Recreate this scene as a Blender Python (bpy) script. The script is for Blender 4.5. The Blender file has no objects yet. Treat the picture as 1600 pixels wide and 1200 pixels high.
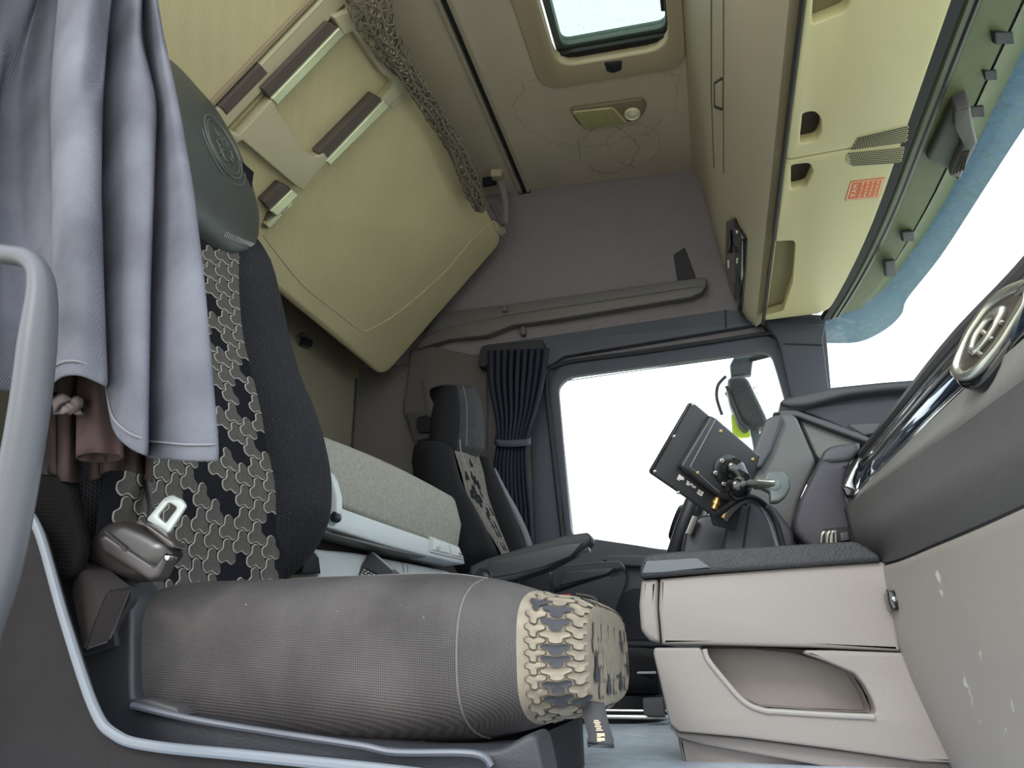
import bpy, bmesh, math, random
from mathutils import Vector, Matrix, Euler, noise
random.seed(4)
SC = bpy.context.scene
COL = SC.collection
V = Vector
# ------------------------------------------------------------------ camera
F = 1100.0
CAM = V((0.0, 0.0, 0.15))
MX = V((0.9632785717, 0.1129351699, 0.24359811302755))
MY = V((0.2679709049567, -0.3472183981908, -0.898682912961))
MZ = V((-0.0169111608258, 0.9309591996240, -0.3647313823555))
R = Matrix((MX, MY, MZ))                     # camera axes -> cab axes
cd = bpy.data.cameras.new('camera')
cam = bpy.data.objects.new('camera', cd)
COL.objects.link(cam)
cd.sensor_width = 36.0
cd.lens = 36.0 * F / 1600.0
cd.clip_start = 0.02
cam.matrix_world = Matrix.Translation(CAM) @ R.to_4x4()
SC.camera = cam
# ------------------------------------------------------------------ view, sky, sun
SC.view_settings.view_transform = 'Standard'
SC.view_settings.look = 'None'
SC.view_settings.gamma = 1.0
SC.view_settings.use_curve_mapping = False
SC.view_settings.exposure = 1.4
wd = bpy.data.worlds.new('overcast_sky')
SC.world = wd
wd.use_nodes = True
nt = wd.node_tree
nt.nodes.clear()
wo = nt.nodes.new('ShaderNodeOutputWorld')
bg = nt.nodes.new('ShaderNodeBackground')
tc = nt.nodes.new('ShaderNodeTexCoord')
sx = nt.nodes.new('ShaderNodeSeparateXYZ')
rp = nt.nodes.new('ShaderNodeValToRGB')
rp.color_ramp.elements[0].position = 0.0
rp.color_ramp.elements[0].color = (1.0, 1.0, 1.0, 1)
rp.color_ramp.elements[1].position = 0.75
rp.color_ramp.elements[1].color = (0.80, 0.92, 1.0, 1)
nt.links.new(tc.outputs['Generated'], sx.inputs[0])
nt.links.new(sx.outputs['Z'], rp.inputs[0])
nt.links.new(rp.outputs[0], bg.inputs[0])
nt.links.new(bg.outputs[0], wo.inputs[0])
bg.inputs[1].default_value = 1.25
sd = bpy.data.lights.new('sun', 'SUN')
sd.energy = 0.5
sd.angle = math.radians(14)
sd.color = (1.0, 0.97, 0.92)
sun = bpy.data.objects.new('sun', sd)
COL.objects.link(sun)
sun.rotation_euler = V((0.30, 0.80, -0.62)).to_track_quat('-Z', 'Y').to_euler()


# ------------------------------------------------------------------ geometry helpers
def ray(px, py):
    return R @ V((px - 800.0, 600.0 - py, -F))


def AY(px, py, y):
    r = ray(px, py)
    return CAM + r * (y / r.y)


def AX(px, py, x):
    r = ray(px, py)
    return CAM + r * (x / r.x)


def AZ(px, py, z):
    r = ray(px, py)
    return CAM + r * ((z - CAM.z) / r.z)


def AP(px, py, pl):
    p0, n = pl
    r = ray(px, py)
    return CAM + r * ((V(p0) - CAM).dot(V(n)) / r.dot(V(n)))


def plY(y):
    return (V((0, y, 0)), V((0, -1, 0)))


def plX(x):
    return (V((x, 0, 0)), V((-1, 0, 0)))


def plZ(z):
    return (V((0, 0, z)), V((0, 0, -1)))


def lin(c):
    return tuple((x / 255.0) / 12.92 if x / 255.0 <= 0.04045 else ((x / 255.0 + 0.055) / 1.055) ** 2.4 for x in c)


MATS = {}


def mat(name, rgb, rough=0.6, metal=0.0, weave=None, noise_=None, bump=None, spec=0.5, speck=None, coat=0.0):
    """weave=(cells per metre, contrast); noise_=(scale, contrast); bump=(scale, strength); speck=(scale, threshold, rgb)"""
    if name in MATS:
        return MATS[name]
    m = bpy.data.materials.new(name)
    m.use_nodes = True
    t = m.node_tree
    N = t.nodes
    L = t.links
    b = N['Principled BSDF']
    b.inputs['Roughness'].default_value = rough
    b.inputs['Metallic'].default_value = metal
    b.inputs['Specular IOR Level'].default_value = spec
    b.inputs['Coat Weight'].default_value = coat
    base = lin(rgb)
    co = N.new('ShaderNodeTexCoord')
    cur = N.new('ShaderNodeRGB')
    cur.outputs[0].default_value = (*base, 1)
    col = cur.outputs[0]

    def mul(col, fac, lo, hi):
        mr = N.new('ShaderNodeMapRange')
        mr.inputs['To Min'].default_value = lo
        mr.inputs['To Max'].default_value = hi
        L.new(fac, mr.inputs['Value'])
        mx = N.new('ShaderNodeMix')
        mx.data_type = 'RGBA'
        mx.blend_type = 'MULTIPLY'
        mx.inputs[0].default_value = 1.0
        L.new(col, mx.inputs[6])
        cb = N.new('ShaderNodeCombineColor')
        for k in range(3):
            L.new(mr.outputs[0], cb.inputs[k])
        L.new(cb.outputs[0], mx.inputs[7])
        return mx.outputs[2]
    height = None
    if noise_:
        nz = N.new('ShaderNodeTexNoise')
        nz.inputs['Scale'].default_value = noise_[0]
        nz.inputs['Detail'].default_value = 5
        L.new(co.outputs['Object'], nz.inputs['Vector'])
        mr = N.new('ShaderNodeMapRange')
        mr.inputs['From Min'].default_value = 0.3
        mr.inputs['From Max'].default_value = 0.7
        L.new(nz.outputs[0], mr.inputs['Value'])
        col = mul(col, mr.outputs[0], 1 - noise_[1], 1 + noise_[1])
    if weave:
        outs = []
        for d in ((1, 0.55, 0.05), (0.08, 0.62, 1)):
            dp = N.new('ShaderNodeVectorMath')
            dp.operation = 'DOT_PRODUCT'
            dp.inputs[1].default_value = V(d) * weave[0] * math.pi * 2
            L.new(co.outputs['Object'], dp.inputs[0])
            sn = N.new('ShaderNodeMath')
            sn.operation = 'SINE'
            L.new(dp.outputs['Value'], sn.inputs[0])
            outs.append(sn.outputs[0])
        pr = N.new('ShaderNodeMath')
        pr.operation = 'ADD'
        L.new(outs[0], pr.inputs[0])
        L.new(outs[1], pr.inputs[1])
        mr = N.new('ShaderNodeMapRange')
        mr.inputs['From Min'].default_value = -2
        mr.inputs['From Max'].default_value = 2
        L.new(pr.outputs[0], mr.inputs['Value'])
        col = mul(col, mr.outputs[0], 1 - weave[1], 1 + weave[1])
        height = (mr.outputs[0], 0.35)
    if speck:
        vo = N.new('ShaderNodeTexNoise')
        vo.inputs['Scale'].default_value = speck[0]
        vo.inputs['Detail'].default_value = 2
        L.new(co.outputs['Object'], vo.inputs['Vector'])
        mr = N.new('ShaderNodeMapRange')
        mr.inputs['From Min'].default_value = speck[1]
        mr.inputs['From Max'].default_value = speck[1] + 0.06
        L.new(vo.outputs[0], mr.inputs['Value'])
        mx = N.new('ShaderNodeMix')
        mx.data_type = 'RGBA'
        L.new(mr.outputs[0], mx.inputs[0])
        L.new(col, mx.inputs[6])
        mx.inputs[7].default_value = (*lin(speck[2]), 1)
        col = mx.outputs[2]
    L.new(col, b.inputs['Base Color'])
    if bump:
        nz = N.new('ShaderNodeTexNoise')
        nz.inputs['Scale'].default_value = bump[0]
        nz.inputs['Detail'].default_value = 3
        L.new(co.outputs['Object'], nz.inputs['Vector'])
        height = (nz.outputs[0], bump[1])
    if height:
        bp = N.new('ShaderNodeBump')
        bp.inputs['Strength'].default_value = height[1]
        bp.inputs['Distance'].default_value = 0.002
        L.new(height[0], bp.inputs['Height'])
        L.new(bp.outputs[0], b.inputs['Normal'])
    MATS[name] = m
    return m


def glass(name, tint, gloss=0.06, diffuse=None, dots=None):
    if name in MATS:
        return MATS[name]
    m = bpy.data.materials.new(name)
    m.use_nodes = True
    t = m.node_tree
    N = t.nodes
    L = t.links
    N.clear()
    o = N.new('ShaderNodeOutputMaterial')
    tr = N.new('ShaderNodeBsdfTransparent')
    tr.inputs[0].default_value = (*tint, 1)
    gl = N.new('ShaderNodeBsdfGlossy')
    gl.inputs['Roughness'].default_value = 0.03
    ms = N.new('ShaderNodeMixShader')
    ms.inputs[0].default_value = gloss
    L.new(tr.outputs[0], ms.inputs[1])
    L.new(gl.outputs[0], ms.inputs[2])
    out = ms.outputs[0]
    if diffuse:
        df = N.new('ShaderNodeBsdfDiffuse')
        df.inputs[0].default_value = (*diffuse[0], 1)
        m2 = N.new('ShaderNodeMixShader')
        m2.inputs[0].default_value = diffuse[1]
        if dots:
            co = N.new('ShaderNodeTexCoord')
            nz = N.new('ShaderNodeTexNoise')
            nz.inputs['Scale'].default_value = dots[0]
            nz.inputs['Detail'].default_value = dots[2]
            L.new(co.outputs['Object'], nz.inputs['Vector'])
            mr = N.new('ShaderNodeMapRange')
            mr.inputs['From Min'].default_value = dots[1]
            mr.inputs['From Max'].default_value = dots[1] + 0.08
            mr.inputs['To Min'].default_value = diffuse[2]
            mr.inputs['To Max'].default_value = diffuse[1]
            L.new(nz.outputs[0], mr.inputs['Value'])
            L.new(mr.outputs[0], m2.inputs[0])
        L.new(out, m2.inputs[1])
        L.new(df.outputs[0], m2.inputs[2])
        out = m2.outputs[0]
    L.new(out, o.inputs[0])
    MATS[name] = m
    return m


# ---- scene graph
def tag(o, label=None, cat=None, group=None, kind=None):
    if label:
        o['label'] = label
    if cat:
        o['category'] = cat
    if group:
        o['group'] = group
    if kind:
        o['kind'] = kind
    return o


ROOT = {}


def thing(name, loc, label, cat, group=None):
    o = bpy.data.objects.new(name, None)
    o.empty_display_size = 0.05
    COL.objects.link(o)
    o.location = V(loc)
    ROOT[o] = V(loc)
    return tag(o, label, cat, group)


def put(name, me, m, parent=None, smooth=True, angle=35, label=None):
    """links a mesh given in cab coordinates as one object under its parent"""
    o = bpy.data.objects.new(name, me)
    COL.objects.link(o)
    if parent is not None:
        org = ROOT[parent]
        me.transform(Matrix.Translation(-org))
        o.parent = parent
        ROOT[o] = org
        if parent.type != 'EMPTY':
            ROOT[o] = org
    else:
        bb = [v.co for v in me.vertices]
        c = V((sum(v.x for v in bb) / len(bb), sum(v.y for v in bb) / len(bb), min(v.z for v in bb)))
        me.transform(Matrix.Translation(-c))
        o.location = c
        ROOT[o] = c
    ms = m if isinstance(m, (list, tuple)) else [m]
    if len(me.materials) == 0:
        for x in ms:
            me.materials.append(x)
    if smooth:
        me.polygons.foreach_set('use_smooth', [True] * len(me.polygons))
        try:
            me.set_sharp_from_angle(angle=math.radians(angle))
        except Exception:
            pass
    if label:
        o['label'] = label
    return o


def fin(bm, name='m'):
    bmesh.ops.recalc_face_normals(bm, faces=bm.faces[:])
    me = bpy.data.meshes.new(name)
    bm.to_mesh(me)
    bm.free()
    return me


def frame(n):
    n = V(n).normalized()
    up = V((0, 0, 1)) if abs(n.z) < 0.9 else V((1, 0, 0))
    u = up.cross(n).normalized()
    return u, n.cross(u).normalized(), n


def fillet(pts, r, k=4):
    """rounds the corners of a closed 2D or 3D polygon"""
    if not r:
        return pts
    out = []
    n = len(pts)
    for i in range(n):
        a, b, c = pts[i - 1], pts[i], pts[(i + 1) % n]
        rr = r[i] if isinstance(r, (list, tuple)) else r
        d1, d2 = a - b, c - b
        l = min(rr, d1.length * 0.45, d2.length * 0.45)
        if l < 1e-5:
            out.append(b)
            continue
        p, q = b + d1.normalized() * l, b + d2.normalized() * l
        for j in range(k + 1):
            t = j / k
            out.append(p * (1 - t) ** 2 + b * 2 * t * (1 - t) + q * t * t)
    return out


def plate_mesh(polys, n, thick, bev=0.002, rnd=0.0, off=0.0):
    """polys: list of closed 3D polygons on one plane (first the outline, then holes); n faces the viewer;
    the plate's front is on that plane (moved by off along n), its body behind it"""
    u, v, n = frame(n)
    o = polys[0][0]
    cu = bpy.data.curves.new('tmp', 'CURVE')
    cu.dimensions = '2D'
    cu.fill_mode = 'BOTH'
    for poly in polys:
        pp = fillet([V(((p - o).dot(u), (p - o).dot(v))) for p in poly], rnd)
        s = cu.splines.new('POLY')
        s.points.add(len(pp) - 1)
        for i, p in enumerate(pp):
            s.points[i].co = (p.x, p.y, 0, 1)
        s.use_cyclic_u = True
    b = min(bev, thick * 0.45)
    cu.extrude = thick / 2 - b
    cu.bevel_depth = b
    cu.bevel_resolution = 2
    cu.offset = -b
    ob = bpy.data.objects.new('tmp', cu)
    COL.objects.link(ob)
    dg = bpy.context.evaluated_depsgraph_get()
    me = bpy.data.meshes.new_from_object(ob.evaluated_get(dg))
    bpy.data.objects.remove(ob)
    bpy.data.curves.remove(cu)
    base = o + n * (off - thick / 2)
    me.transform(Matrix(((u.x, v.x, n.x, base.x), (u.y, v.y, n.y, base.y), (u.z, v.z, n.z, base.z), (0, 0, 0, 1))))
    bm = bmesh.new()
    bm.from_mesh(me)
    bmesh.ops.remove_doubles(bm, verts=bm.verts[:], dist=1e-5)
    bmesh.ops.recalc_face_normals(bm, faces=bm.faces[:])
    bm.to_mesh(me)
    bm.free()
    me.materials.clear()
    return me


def pxplate(name, pxs, pl, thick, m, parent=None, bev=0.002, rnd=0.0, off=0.0, holes=(), label=None):
    polys = [[AP(x, y, pl) for x, y in pxs]] + [[AP(x, y, pl) for x, y in h] for h in holes]
    n = V(pl[1])
    if n.dot(CAM - V(pl[0])) < 0:
        n = -n
    return put(name, plate_mesh(polys, n, thick, bev, rnd, off), m, parent, label=label)


def catmull(pts, k=6, closed=False):
    out = []
    n = len(pts)
    rng = range(n if closed else n - 1)
    for i in rng:
        p1, p2 = pts[i], pts[(i + 1) % n]
        p0 = pts[i - 1] if (i > 0 or closed) else p1
        p3 = pts[(i + 2) % n] if (i + 2 < n or closed) else p2
        for j in range(k):
            t = j / k
            out.append(0.5 * ((2 * p1) + (p2 - p0) * t + (2 * p0 - 5 * p1 + 4 * p2 - p3) * t * t + (3 * p1 - p0 - 3 * p2 + p3) * t ** 3))
    if not closed:
        out.append(pts[-1])
    return out


def add_tube(bm, path, r, seg=12, closed=False, flat=1.0, cap=True, ref=None):
    """tube along a 3D path; r a number or one radius per point; flat squeezes the section along its second axis"""
    n = len(path)
    rings = []
    nv = ref.copy() if ref is not None else None
    for i, p in enumerate(path):
        a = path[i - 1] if (i > 0 or closed) else path[i]
        b = path[(i + 1) % n] if (i < n - 1 or closed) else path[i]
        t = (b - a).normalized()
        if nv is None:
            nv = t.orthogonal()
        nv = (nv - t * nv.dot(t)).normalized()
        bv = t.cross(nv)
        rr = r[i] if isinstance(r, (list, tuple)) else r
        rings.append([bm.verts.new(p + (nv * math.cos(2 * math.pi * j / seg) + bv * flat * math.sin(2 * math.pi * j / seg)) * rr) for j in range(seg)])
    m = n if closed else n - 1
    for i in range(m):
        A, B = rings[i], rings[(i + 1) % n]
        for j in range(seg):
            bm.faces.new((A[j], A[(j + 1) % seg], B[(j + 1) % seg], B[j]))
    if cap and not closed:
        bm.faces.new(rings[0][::-1])
        bm.faces.new(rings[-1])


def tube(name, path, r, m, parent=None, **kw):
    label = kw.pop('label', None)
    bm = bmesh.new()
    add_tube(bm, path, r, **kw)
    return put(name, fin(bm), m, parent, label=label)


def add_box(bm, c, d, rot=None, bev=0.0):
    q = bmesh.ops.create_cube(bm, size=1.0)
    vs = q['verts']
    M = Matrix.Translation(V(c)) @ (rot.to_4x4() if rot else Matrix.Identity(4)) @ Matrix.Diagonal((*d, 1))
    bmesh.ops.transform(bm, matrix=M, verts=vs)
    if bev:
        es = list({e for v in vs for e in v.link_edges})
        bmesh.ops.bevel(bm, geom=es, offset=bev, segments=3, affect='EDGES', profile=0.6)


def box(name, c, d, m, parent=None, rot=None, bev=0.004, label=None):
    bm = bmesh.new()
    add_box(bm, c, d, rot, bev)
    return put(name, fin(bm), m, parent, label=label)


def add_loft(bm, rings, cap=True, closed=True):
    R_ = [[bm.verts.new(p) for p in r] for r in rings]
    n = len(R_[0])
    for A, B in zip(R_, R_[1:]):
        for j in range(n if closed else n - 1):
            bm.faces.new((A[j], A[(j + 1) % n], B[(j + 1) % n], B[j]))
    if cap and closed:
        bm.faces.new(R_[0][::-1])
        bm.faces.new(R_[-1])
    return R_


def loft(name, rings, m, parent=None, cap=True, closed=True, angle=40, label=None, subs=0, solid=0.0):
    bm = bmesh.new()
    add_loft(bm, rings, cap, closed)
    o = put(name, fin(bm), m, parent, angle=angle, label=label)
    if solid:
        s = o.modifiers.new('solid', 'SOLIDIFY')
        s.thickness = solid
        s.offset = 0
    if subs:
        s = o.modifiers.new('sub', 'SUBSURF')
        s.levels = s.render_levels = subs
    return o


def sring(c, u, v, hu, hv, e=4.0, n=28):
    """superellipse ring about c spanned by u and v"""
    out = []
    for i in range(n):
        a = 2 * math.pi * i / n
        ca, sa = math.cos(a), math.sin(a)
        k = (abs(ca) ** e + abs(sa) ** e) ** (-1.0 / e)
        out.append(c + u * (hu * ca * k) + v * (hv * sa * k))
    return out


def lathe(name, c, axis, prof, m, parent=None, seg=24, label=None):
    """prof: (distance along axis, radius) pairs"""
    u, v, n = frame(axis)
    rings = [[V(c) + n * d + (u * math.cos(2 * math.pi * i / seg) + v * math.sin(2 * math.pi * i / seg)) * max(r, 1e-4) for i in range(seg)] for d, r in prof]
    return loft(name, rings, m, parent, label=label)


def tripods(surf, u0, u1, v0, v1, size, seed=1, lift=0.0012, keep=0.72, inside=None, dark=False):
    """interlocking three-armed patches laid on surf(u, v) -> (point, normal); returns (edge faces, fill faces) as polygons"""
    rnd = random.Random(seed)
    h = size
    a1, a2 = V((math.sqrt(3) * h, 0)), V((math.sqrt(3) / 2 * h, 1.5 * h))

    def hexv(c):
        return [c + V((h * math.cos(math.radians(60 * k + 30)), h * math.sin(math.radians(60 * k + 30)))) for k in range(6)]
    # outline of three hexagons round one corner
    cs = [V((0, 0)), a1, a2]
    edges = {}
    key = lambda p: (round(p.x / h, 3), round(p.y / h, 3))
    for c in cs:
        hv = hexv(c)
        for i in range(6):
            p, q = hv[i], hv[(i + 1) % 6]
            k = (key(p), key(q))
            if (k[1], k[0]) in edges:
                del edges[(k[1], k[0])]
            else:
                edges[k] = (p, q)
    nxt = {k[0]: v for k, v in edges.items()}
    st = next(iter(nxt))
    loop = []
    k = st
    while True:
        p, q = nxt[k]
        loop.append(p)
        k = key(q)
        if k == st:
            break
    cen = (cs[0] + cs[1] + cs[2]) / 3
    loop = [p - cen for p in loop]

    def inset(lp, d):
        out = []
        n = len(lp)
        for i in range(n):
            e1 = (lp[i] - lp[i - 1]).normalized()
            e2 = (lp[(i + 1) % n] - lp[i]).normalized()
            n1, n2 = V((-e1.y, e1.x)), V((-e2.y, e2.x))
            b = (n1 + n2)
            b = b / max(0.2, b.length_squared / 2)
            out.append(lp[i] + b * d)
        return out
    rimo = fillet(inset(loop, h * 0.07), h * 0.3, 2)
    rimi = fillet(inset(loop, h * 0.19), h * 0.3, 2)
    corei = fillet(inset(loop, h * 0.27), h * 0.28, 2)
    L1, L2 = a1 + a2, a1 * 2 - a2
    rims, cores = [], []
    span = int(max(u1 - u0, v1 - v0) / h) + 4
    for i in range(-span, span):
        for j in range(-span, span):
            c = V(((u0 + u1) / 2, (v0 + v1) / 2)) + L1 * i + L2 * j
            g = rnd.random()
            if g > keep and not dark:
                continue
            if all(u0 <= (c + p).x <= u1 and v0 <= (c + p).y <= v1 and (inside is None or inside((c + p).x, (c + p).y)) for p in rimo):
                A, B, D = [[(lambda s, l: s[0] + s[1] * l)(surf((c + p).x, (c + p).y), l) for p in lp] for lp, l in ((rimo, lift * 0.4), (rimi, lift), (corei, lift * 0.8))]
                rims.append((A, B) if g <= keep else (None, A))
                cores.append((B, D))
    return rims, cores


def pattern_into(bm, surf, u0, u1, v0, v1, size, seed, mrim, mcore, **kw):
    rims, cores = tripods(surf, u0, u1, v0, v1, size, seed, **kw)
    for A, B in rims:
        if A is None:
            continue
        a = [bm.verts.new(p) for p in A]
        b = [bm.verts.new(p) for p in B]
        n = len(a)
        for i in range(n):
            f = bm.faces.new((a[i], a[(i + 1) % n], b[(i + 1) % n], b[i]))
            f.material_index = mrim
    for (A_, _), (B, D) in zip(rims, cores):
        mrim_, mcore_ = (3, 3) if A_ is None else (mrim, mcore)
        d = [bm.verts.new(p) for p in B]
        e = [bm.verts.new(p) for p in D]
        n = len(d)
        for i in range(n):
            f = bm.faces.new((d[i], d[(i + 1) % n], e[(i + 1) % n], e[i]))
            f.material_index = mcore_
        c_ = bm.verts.new(sum((p.co for p in e), V((0, 0, 0))) / n)
        for i in range(n):
            bm.faces.new((e[i], e[(i + 1) % n], c_)).material_index = mcore_


# ------------------------------------------------------------------ materials
beige_fabric = mat('olive_cast_beige_fabric', (194, 181, 148), 0.95, weave=(210, 0.17), noise_=(5, 0.05), spec=0.1)  # beige with a slight olive cast of bounced light mixed in
beige_plastic = mat('olive_cast_beige_plastic', (178, 169, 144), 0.55, bump=(900, 0.15))  # same olive bounce-light cast mixed into the beige
ladder_dark = mat('brown_tread_rubber', (86, 76, 72), 0.8, bump=(700, 0.3))
alu_green = mat('greenish_aluminium', (196, 200, 170), 0.35, metal=0.4)
carpet = mat('charcoal_felt_lining', (128, 120, 124), 1.0, noise_=(260, 0.18), spec=0.05, bump=(500, 0.4))
liner_beige = mat('dull_beige_lining', (128, 121, 106), 0.95, noise_=(200, 0.06), spec=0.1)
ledge_mat = mat('warm_grey_plastic', (92, 87, 86), 0.55, bump=(900, 0.2))
frame_blue = mat('blue_grey_door_plastic', (72, 73, 84), 0.6, bump=(700, 0.15))
frame_dark = mat('black_rubber_seal', (38, 38, 44), 0.7)
console_rear = mat('beige_console_plastic', (172, 160, 138), 0.55, bump=(800, 0.2))
console_lid = mat('yellow_beige_lid_plastic', (208, 196, 154), 0.5, bump=(800, 0.2))
console_dark = mat('dark_gap_plastic', (40, 36, 36), 0.7)
header_green = mat('moss_green_header_plastic', (84, 90, 58), 0.6, noise_=(30, 0.08), bump=(500, 0.3))
black_plastic = mat('black_plastic', (32, 32, 35), 0.5, bump=(700, 0.15), spec=0.25)
black_gloss = mat('black_gloss_plastic', (18, 18, 20), 0.12, coat=0.4)
grey_black = mat('charcoal_plastic', (70, 68, 70), 0.55, bump=(600, 0.2))
seat_weave = mat('black_seat_weave', (40, 40, 44), 0.95, weave=(230, 0.75), spec=0.15, noise_=(8, 0.1), speck=(900, 0.70, (170, 170, 175)))
cushion_weave = mat('dusty_grey_seat_weave', (80, 76, 76), 0.95, weave=(420, 0.4), noise_=(7, 0.34), spec=0.1, speck=(260, 0.77, (190, 186, 180)))
pat_black = mat('black_pattern_ground', (26, 26, 31), 0.95, spec=0.1)
pat_rim = mat('grey_pattern_stitch', (150, 145, 138), 0.95, spec=0.1, noise_=(120, 0.15))
pat_core = mat('taupe_pattern_patch', (80, 77, 74), 0.95, spec=0.1, noise_=(150, 0.12))
pat_tan = mat('tan_pattern_patch', (142, 132, 118), 0.95, spec=0.1, noise_=(60, 0.12))
pat_tan_rim = mat('tan_pattern_stitch', (92, 84, 76), 0.95, spec=0.1)
pat_grey = mat('grey_pattern_ground', (70, 70, 74), 0.95, spec=0.1)
leather = mat('grey_green_leather', (58, 61, 60), 0.42, bump=(350, 0.35), spec=0.5)
thread = mat('pale_thread', (130, 130, 126), 0.9)
bunk_fabric = mat('pale_grey_mattress_fabric', (138, 136, 128), 0.95, weave=(170, 0.14), noise_=(120, 0.12), spec=0.1)
white_plastic = mat('pale_grey_plastic', (182, 186, 187), 0.5, bump=(800, 0.1))
dash_beige = mat('greige_dash_plastic', (144, 136, 130), 0.6, bump=(500, 0.25), noise_=(300, 0.03))
dash_beige_scuff = mat('scuffed_greige_plastic', (142, 135, 128), 0.6, bump=(500, 0.25), speck=(38, 0.69, (190, 184, 176)))
dash_dark = mat('charcoal_dash_plastic', (70, 68, 68), 0.6, bump=(260, 0.35), noise_=(200, 0.06))
dash_lit = mat('lit_grey_dash_plastic', (126, 123, 120), 0.55, bump=(260, 0.35))  # lighter grey puts the light on the upward-facing bevel into the colour
tray_black = mat('black_grained_tray', (52, 52, 55), 0.6, bump=(330, 0.9), noise_=(330, 0.25))
chrome = mat('chrome_trim', (205, 205, 205), 0.12, metal=1.0)
satin = mat('satin_silver_trim', (190, 188, 180), 0.3, metal=0.9)
brass = mat('brass_connector', (200, 170, 110), 0.35, metal=0.9)
steel = mat('bright_steel', (190, 196, 195), 0.35, metal=0.35)
curtain_mat = mat('dusty_blue_grey_curtain', (104, 104, 114), 0.95, weave=(500, 0.06), noise_=(6, 0.34), spec=0.1)
curtain_back = mat('brown_curtain_lining', (60, 50, 50), 0.95, noise_=(14, 0.2), spec=0.1)
curtain_far = mat('navy_black_curtain', (48, 49, 60), 0.95, spec=0.1)
rail_grey = mat('silver_grey_coated_tube', (70, 70, 76), 0.45)
step_plastic = mat('brown_black_step_plastic', (38, 35, 36), 0.7, spec=0.15, noise_=(25, 0.08), bump=(400, 0.2), speck=(120, 0.76, (110, 108, 106)))
step_rim = mat('pale_worn_edge_plastic', (112, 116, 124), 0.45)
seat_shell = mat('blue_black_shell_plastic', (46, 47, 52), 0.5, noise_=(20, 0.1), bump=(400, 0.2))
net_mat = mat('taupe_net_cord', (112, 104, 94), 0.9)
floor_mat = mat('scratched_blue_grey_floor', (214, 226, 242), 0.25, noise_=(30, 0.12), spec=0.8, bump=(90, 0.4), speck=(160, 0.66, (250, 250, 250)))
orange = mat('orange_sticker', (222, 112, 62), 0.6)
white_print = mat('white_print', (235, 232, 225), 0.6)
red = mat('red_plastic', (225, 40, 40), 0.4)
hi_vis_reflection = mat('yellow_reflection_paint', (200, 224, 40), 0.7)
win_glass = glass('clear_window_glass', (0.97, 1.0, 0.99), 0.012)
shield_glass = glass('pale_blue_windscreen_glass', (0.93, 0.98, 1.0), 0.02)
hatch_glass = glass('mint_hatch_glass', (0.60, 0.68, 0.61), 0.02, ((0.03, 0.03, 0.03), 0.9, 0.0), (260, 0.68, 1))
visor_glass = glass('blue_tinted_visor', (0.22, 0.30, 0.36), 0.03, ((0.33, 0.40, 0.44), 0.60, 0.42), (40, 0.52, 8))

# ------------------------------------------------------------------ ground outside
grass = mat('grass_and_gravel', (190, 187, 166), 0.95, noise_=(0.6, 0.3), spec=0.1)
bm = bmesh.new()
bmesh.ops.create_grid(bm, x_segments=2, y_segments=2, size=40)
for v in bm.verts:
    v.co.z = -1.25
tag(put('ground', fin(bm), grass), kind='structure')

# ------------------------------------------------------------------ shell of the cab
# floor: raised centre floor between the seats
bm = bmesh.new()
add_box(bm, (-0.25, 1.545, -0.03), (2.3, 2.19, 0.06), bev=0.0)
fl = put('floor', fin(bm), floor_mat, smooth=False)
tag(fl, kind='structure')

# ceiling with the hatch opening
CPL = (AY(825, 300, 2.55), V((0.072, 0, 1)).normalized())


def ceil_pt(x, y):
    p0, n = CPL
    return V((x, y, p0.z - n.x / n.z * (x - p0.x)))


hx0, hx1, hy0, hy1 = -0.335, 0.065, 1.20, 1.875
m_ceil = mat('taupe_ceiling_felt', (190, 177, 160), 0.95, weave=(330, 0.10), noise_=(4, 0.08), spec=0.08)
t = m_ceil.node_tree
N, L = t.nodes, t.links
bs = N['Principled BSDF']
cur = bs.inputs['Base Color'].links[0].from_socket


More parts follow.
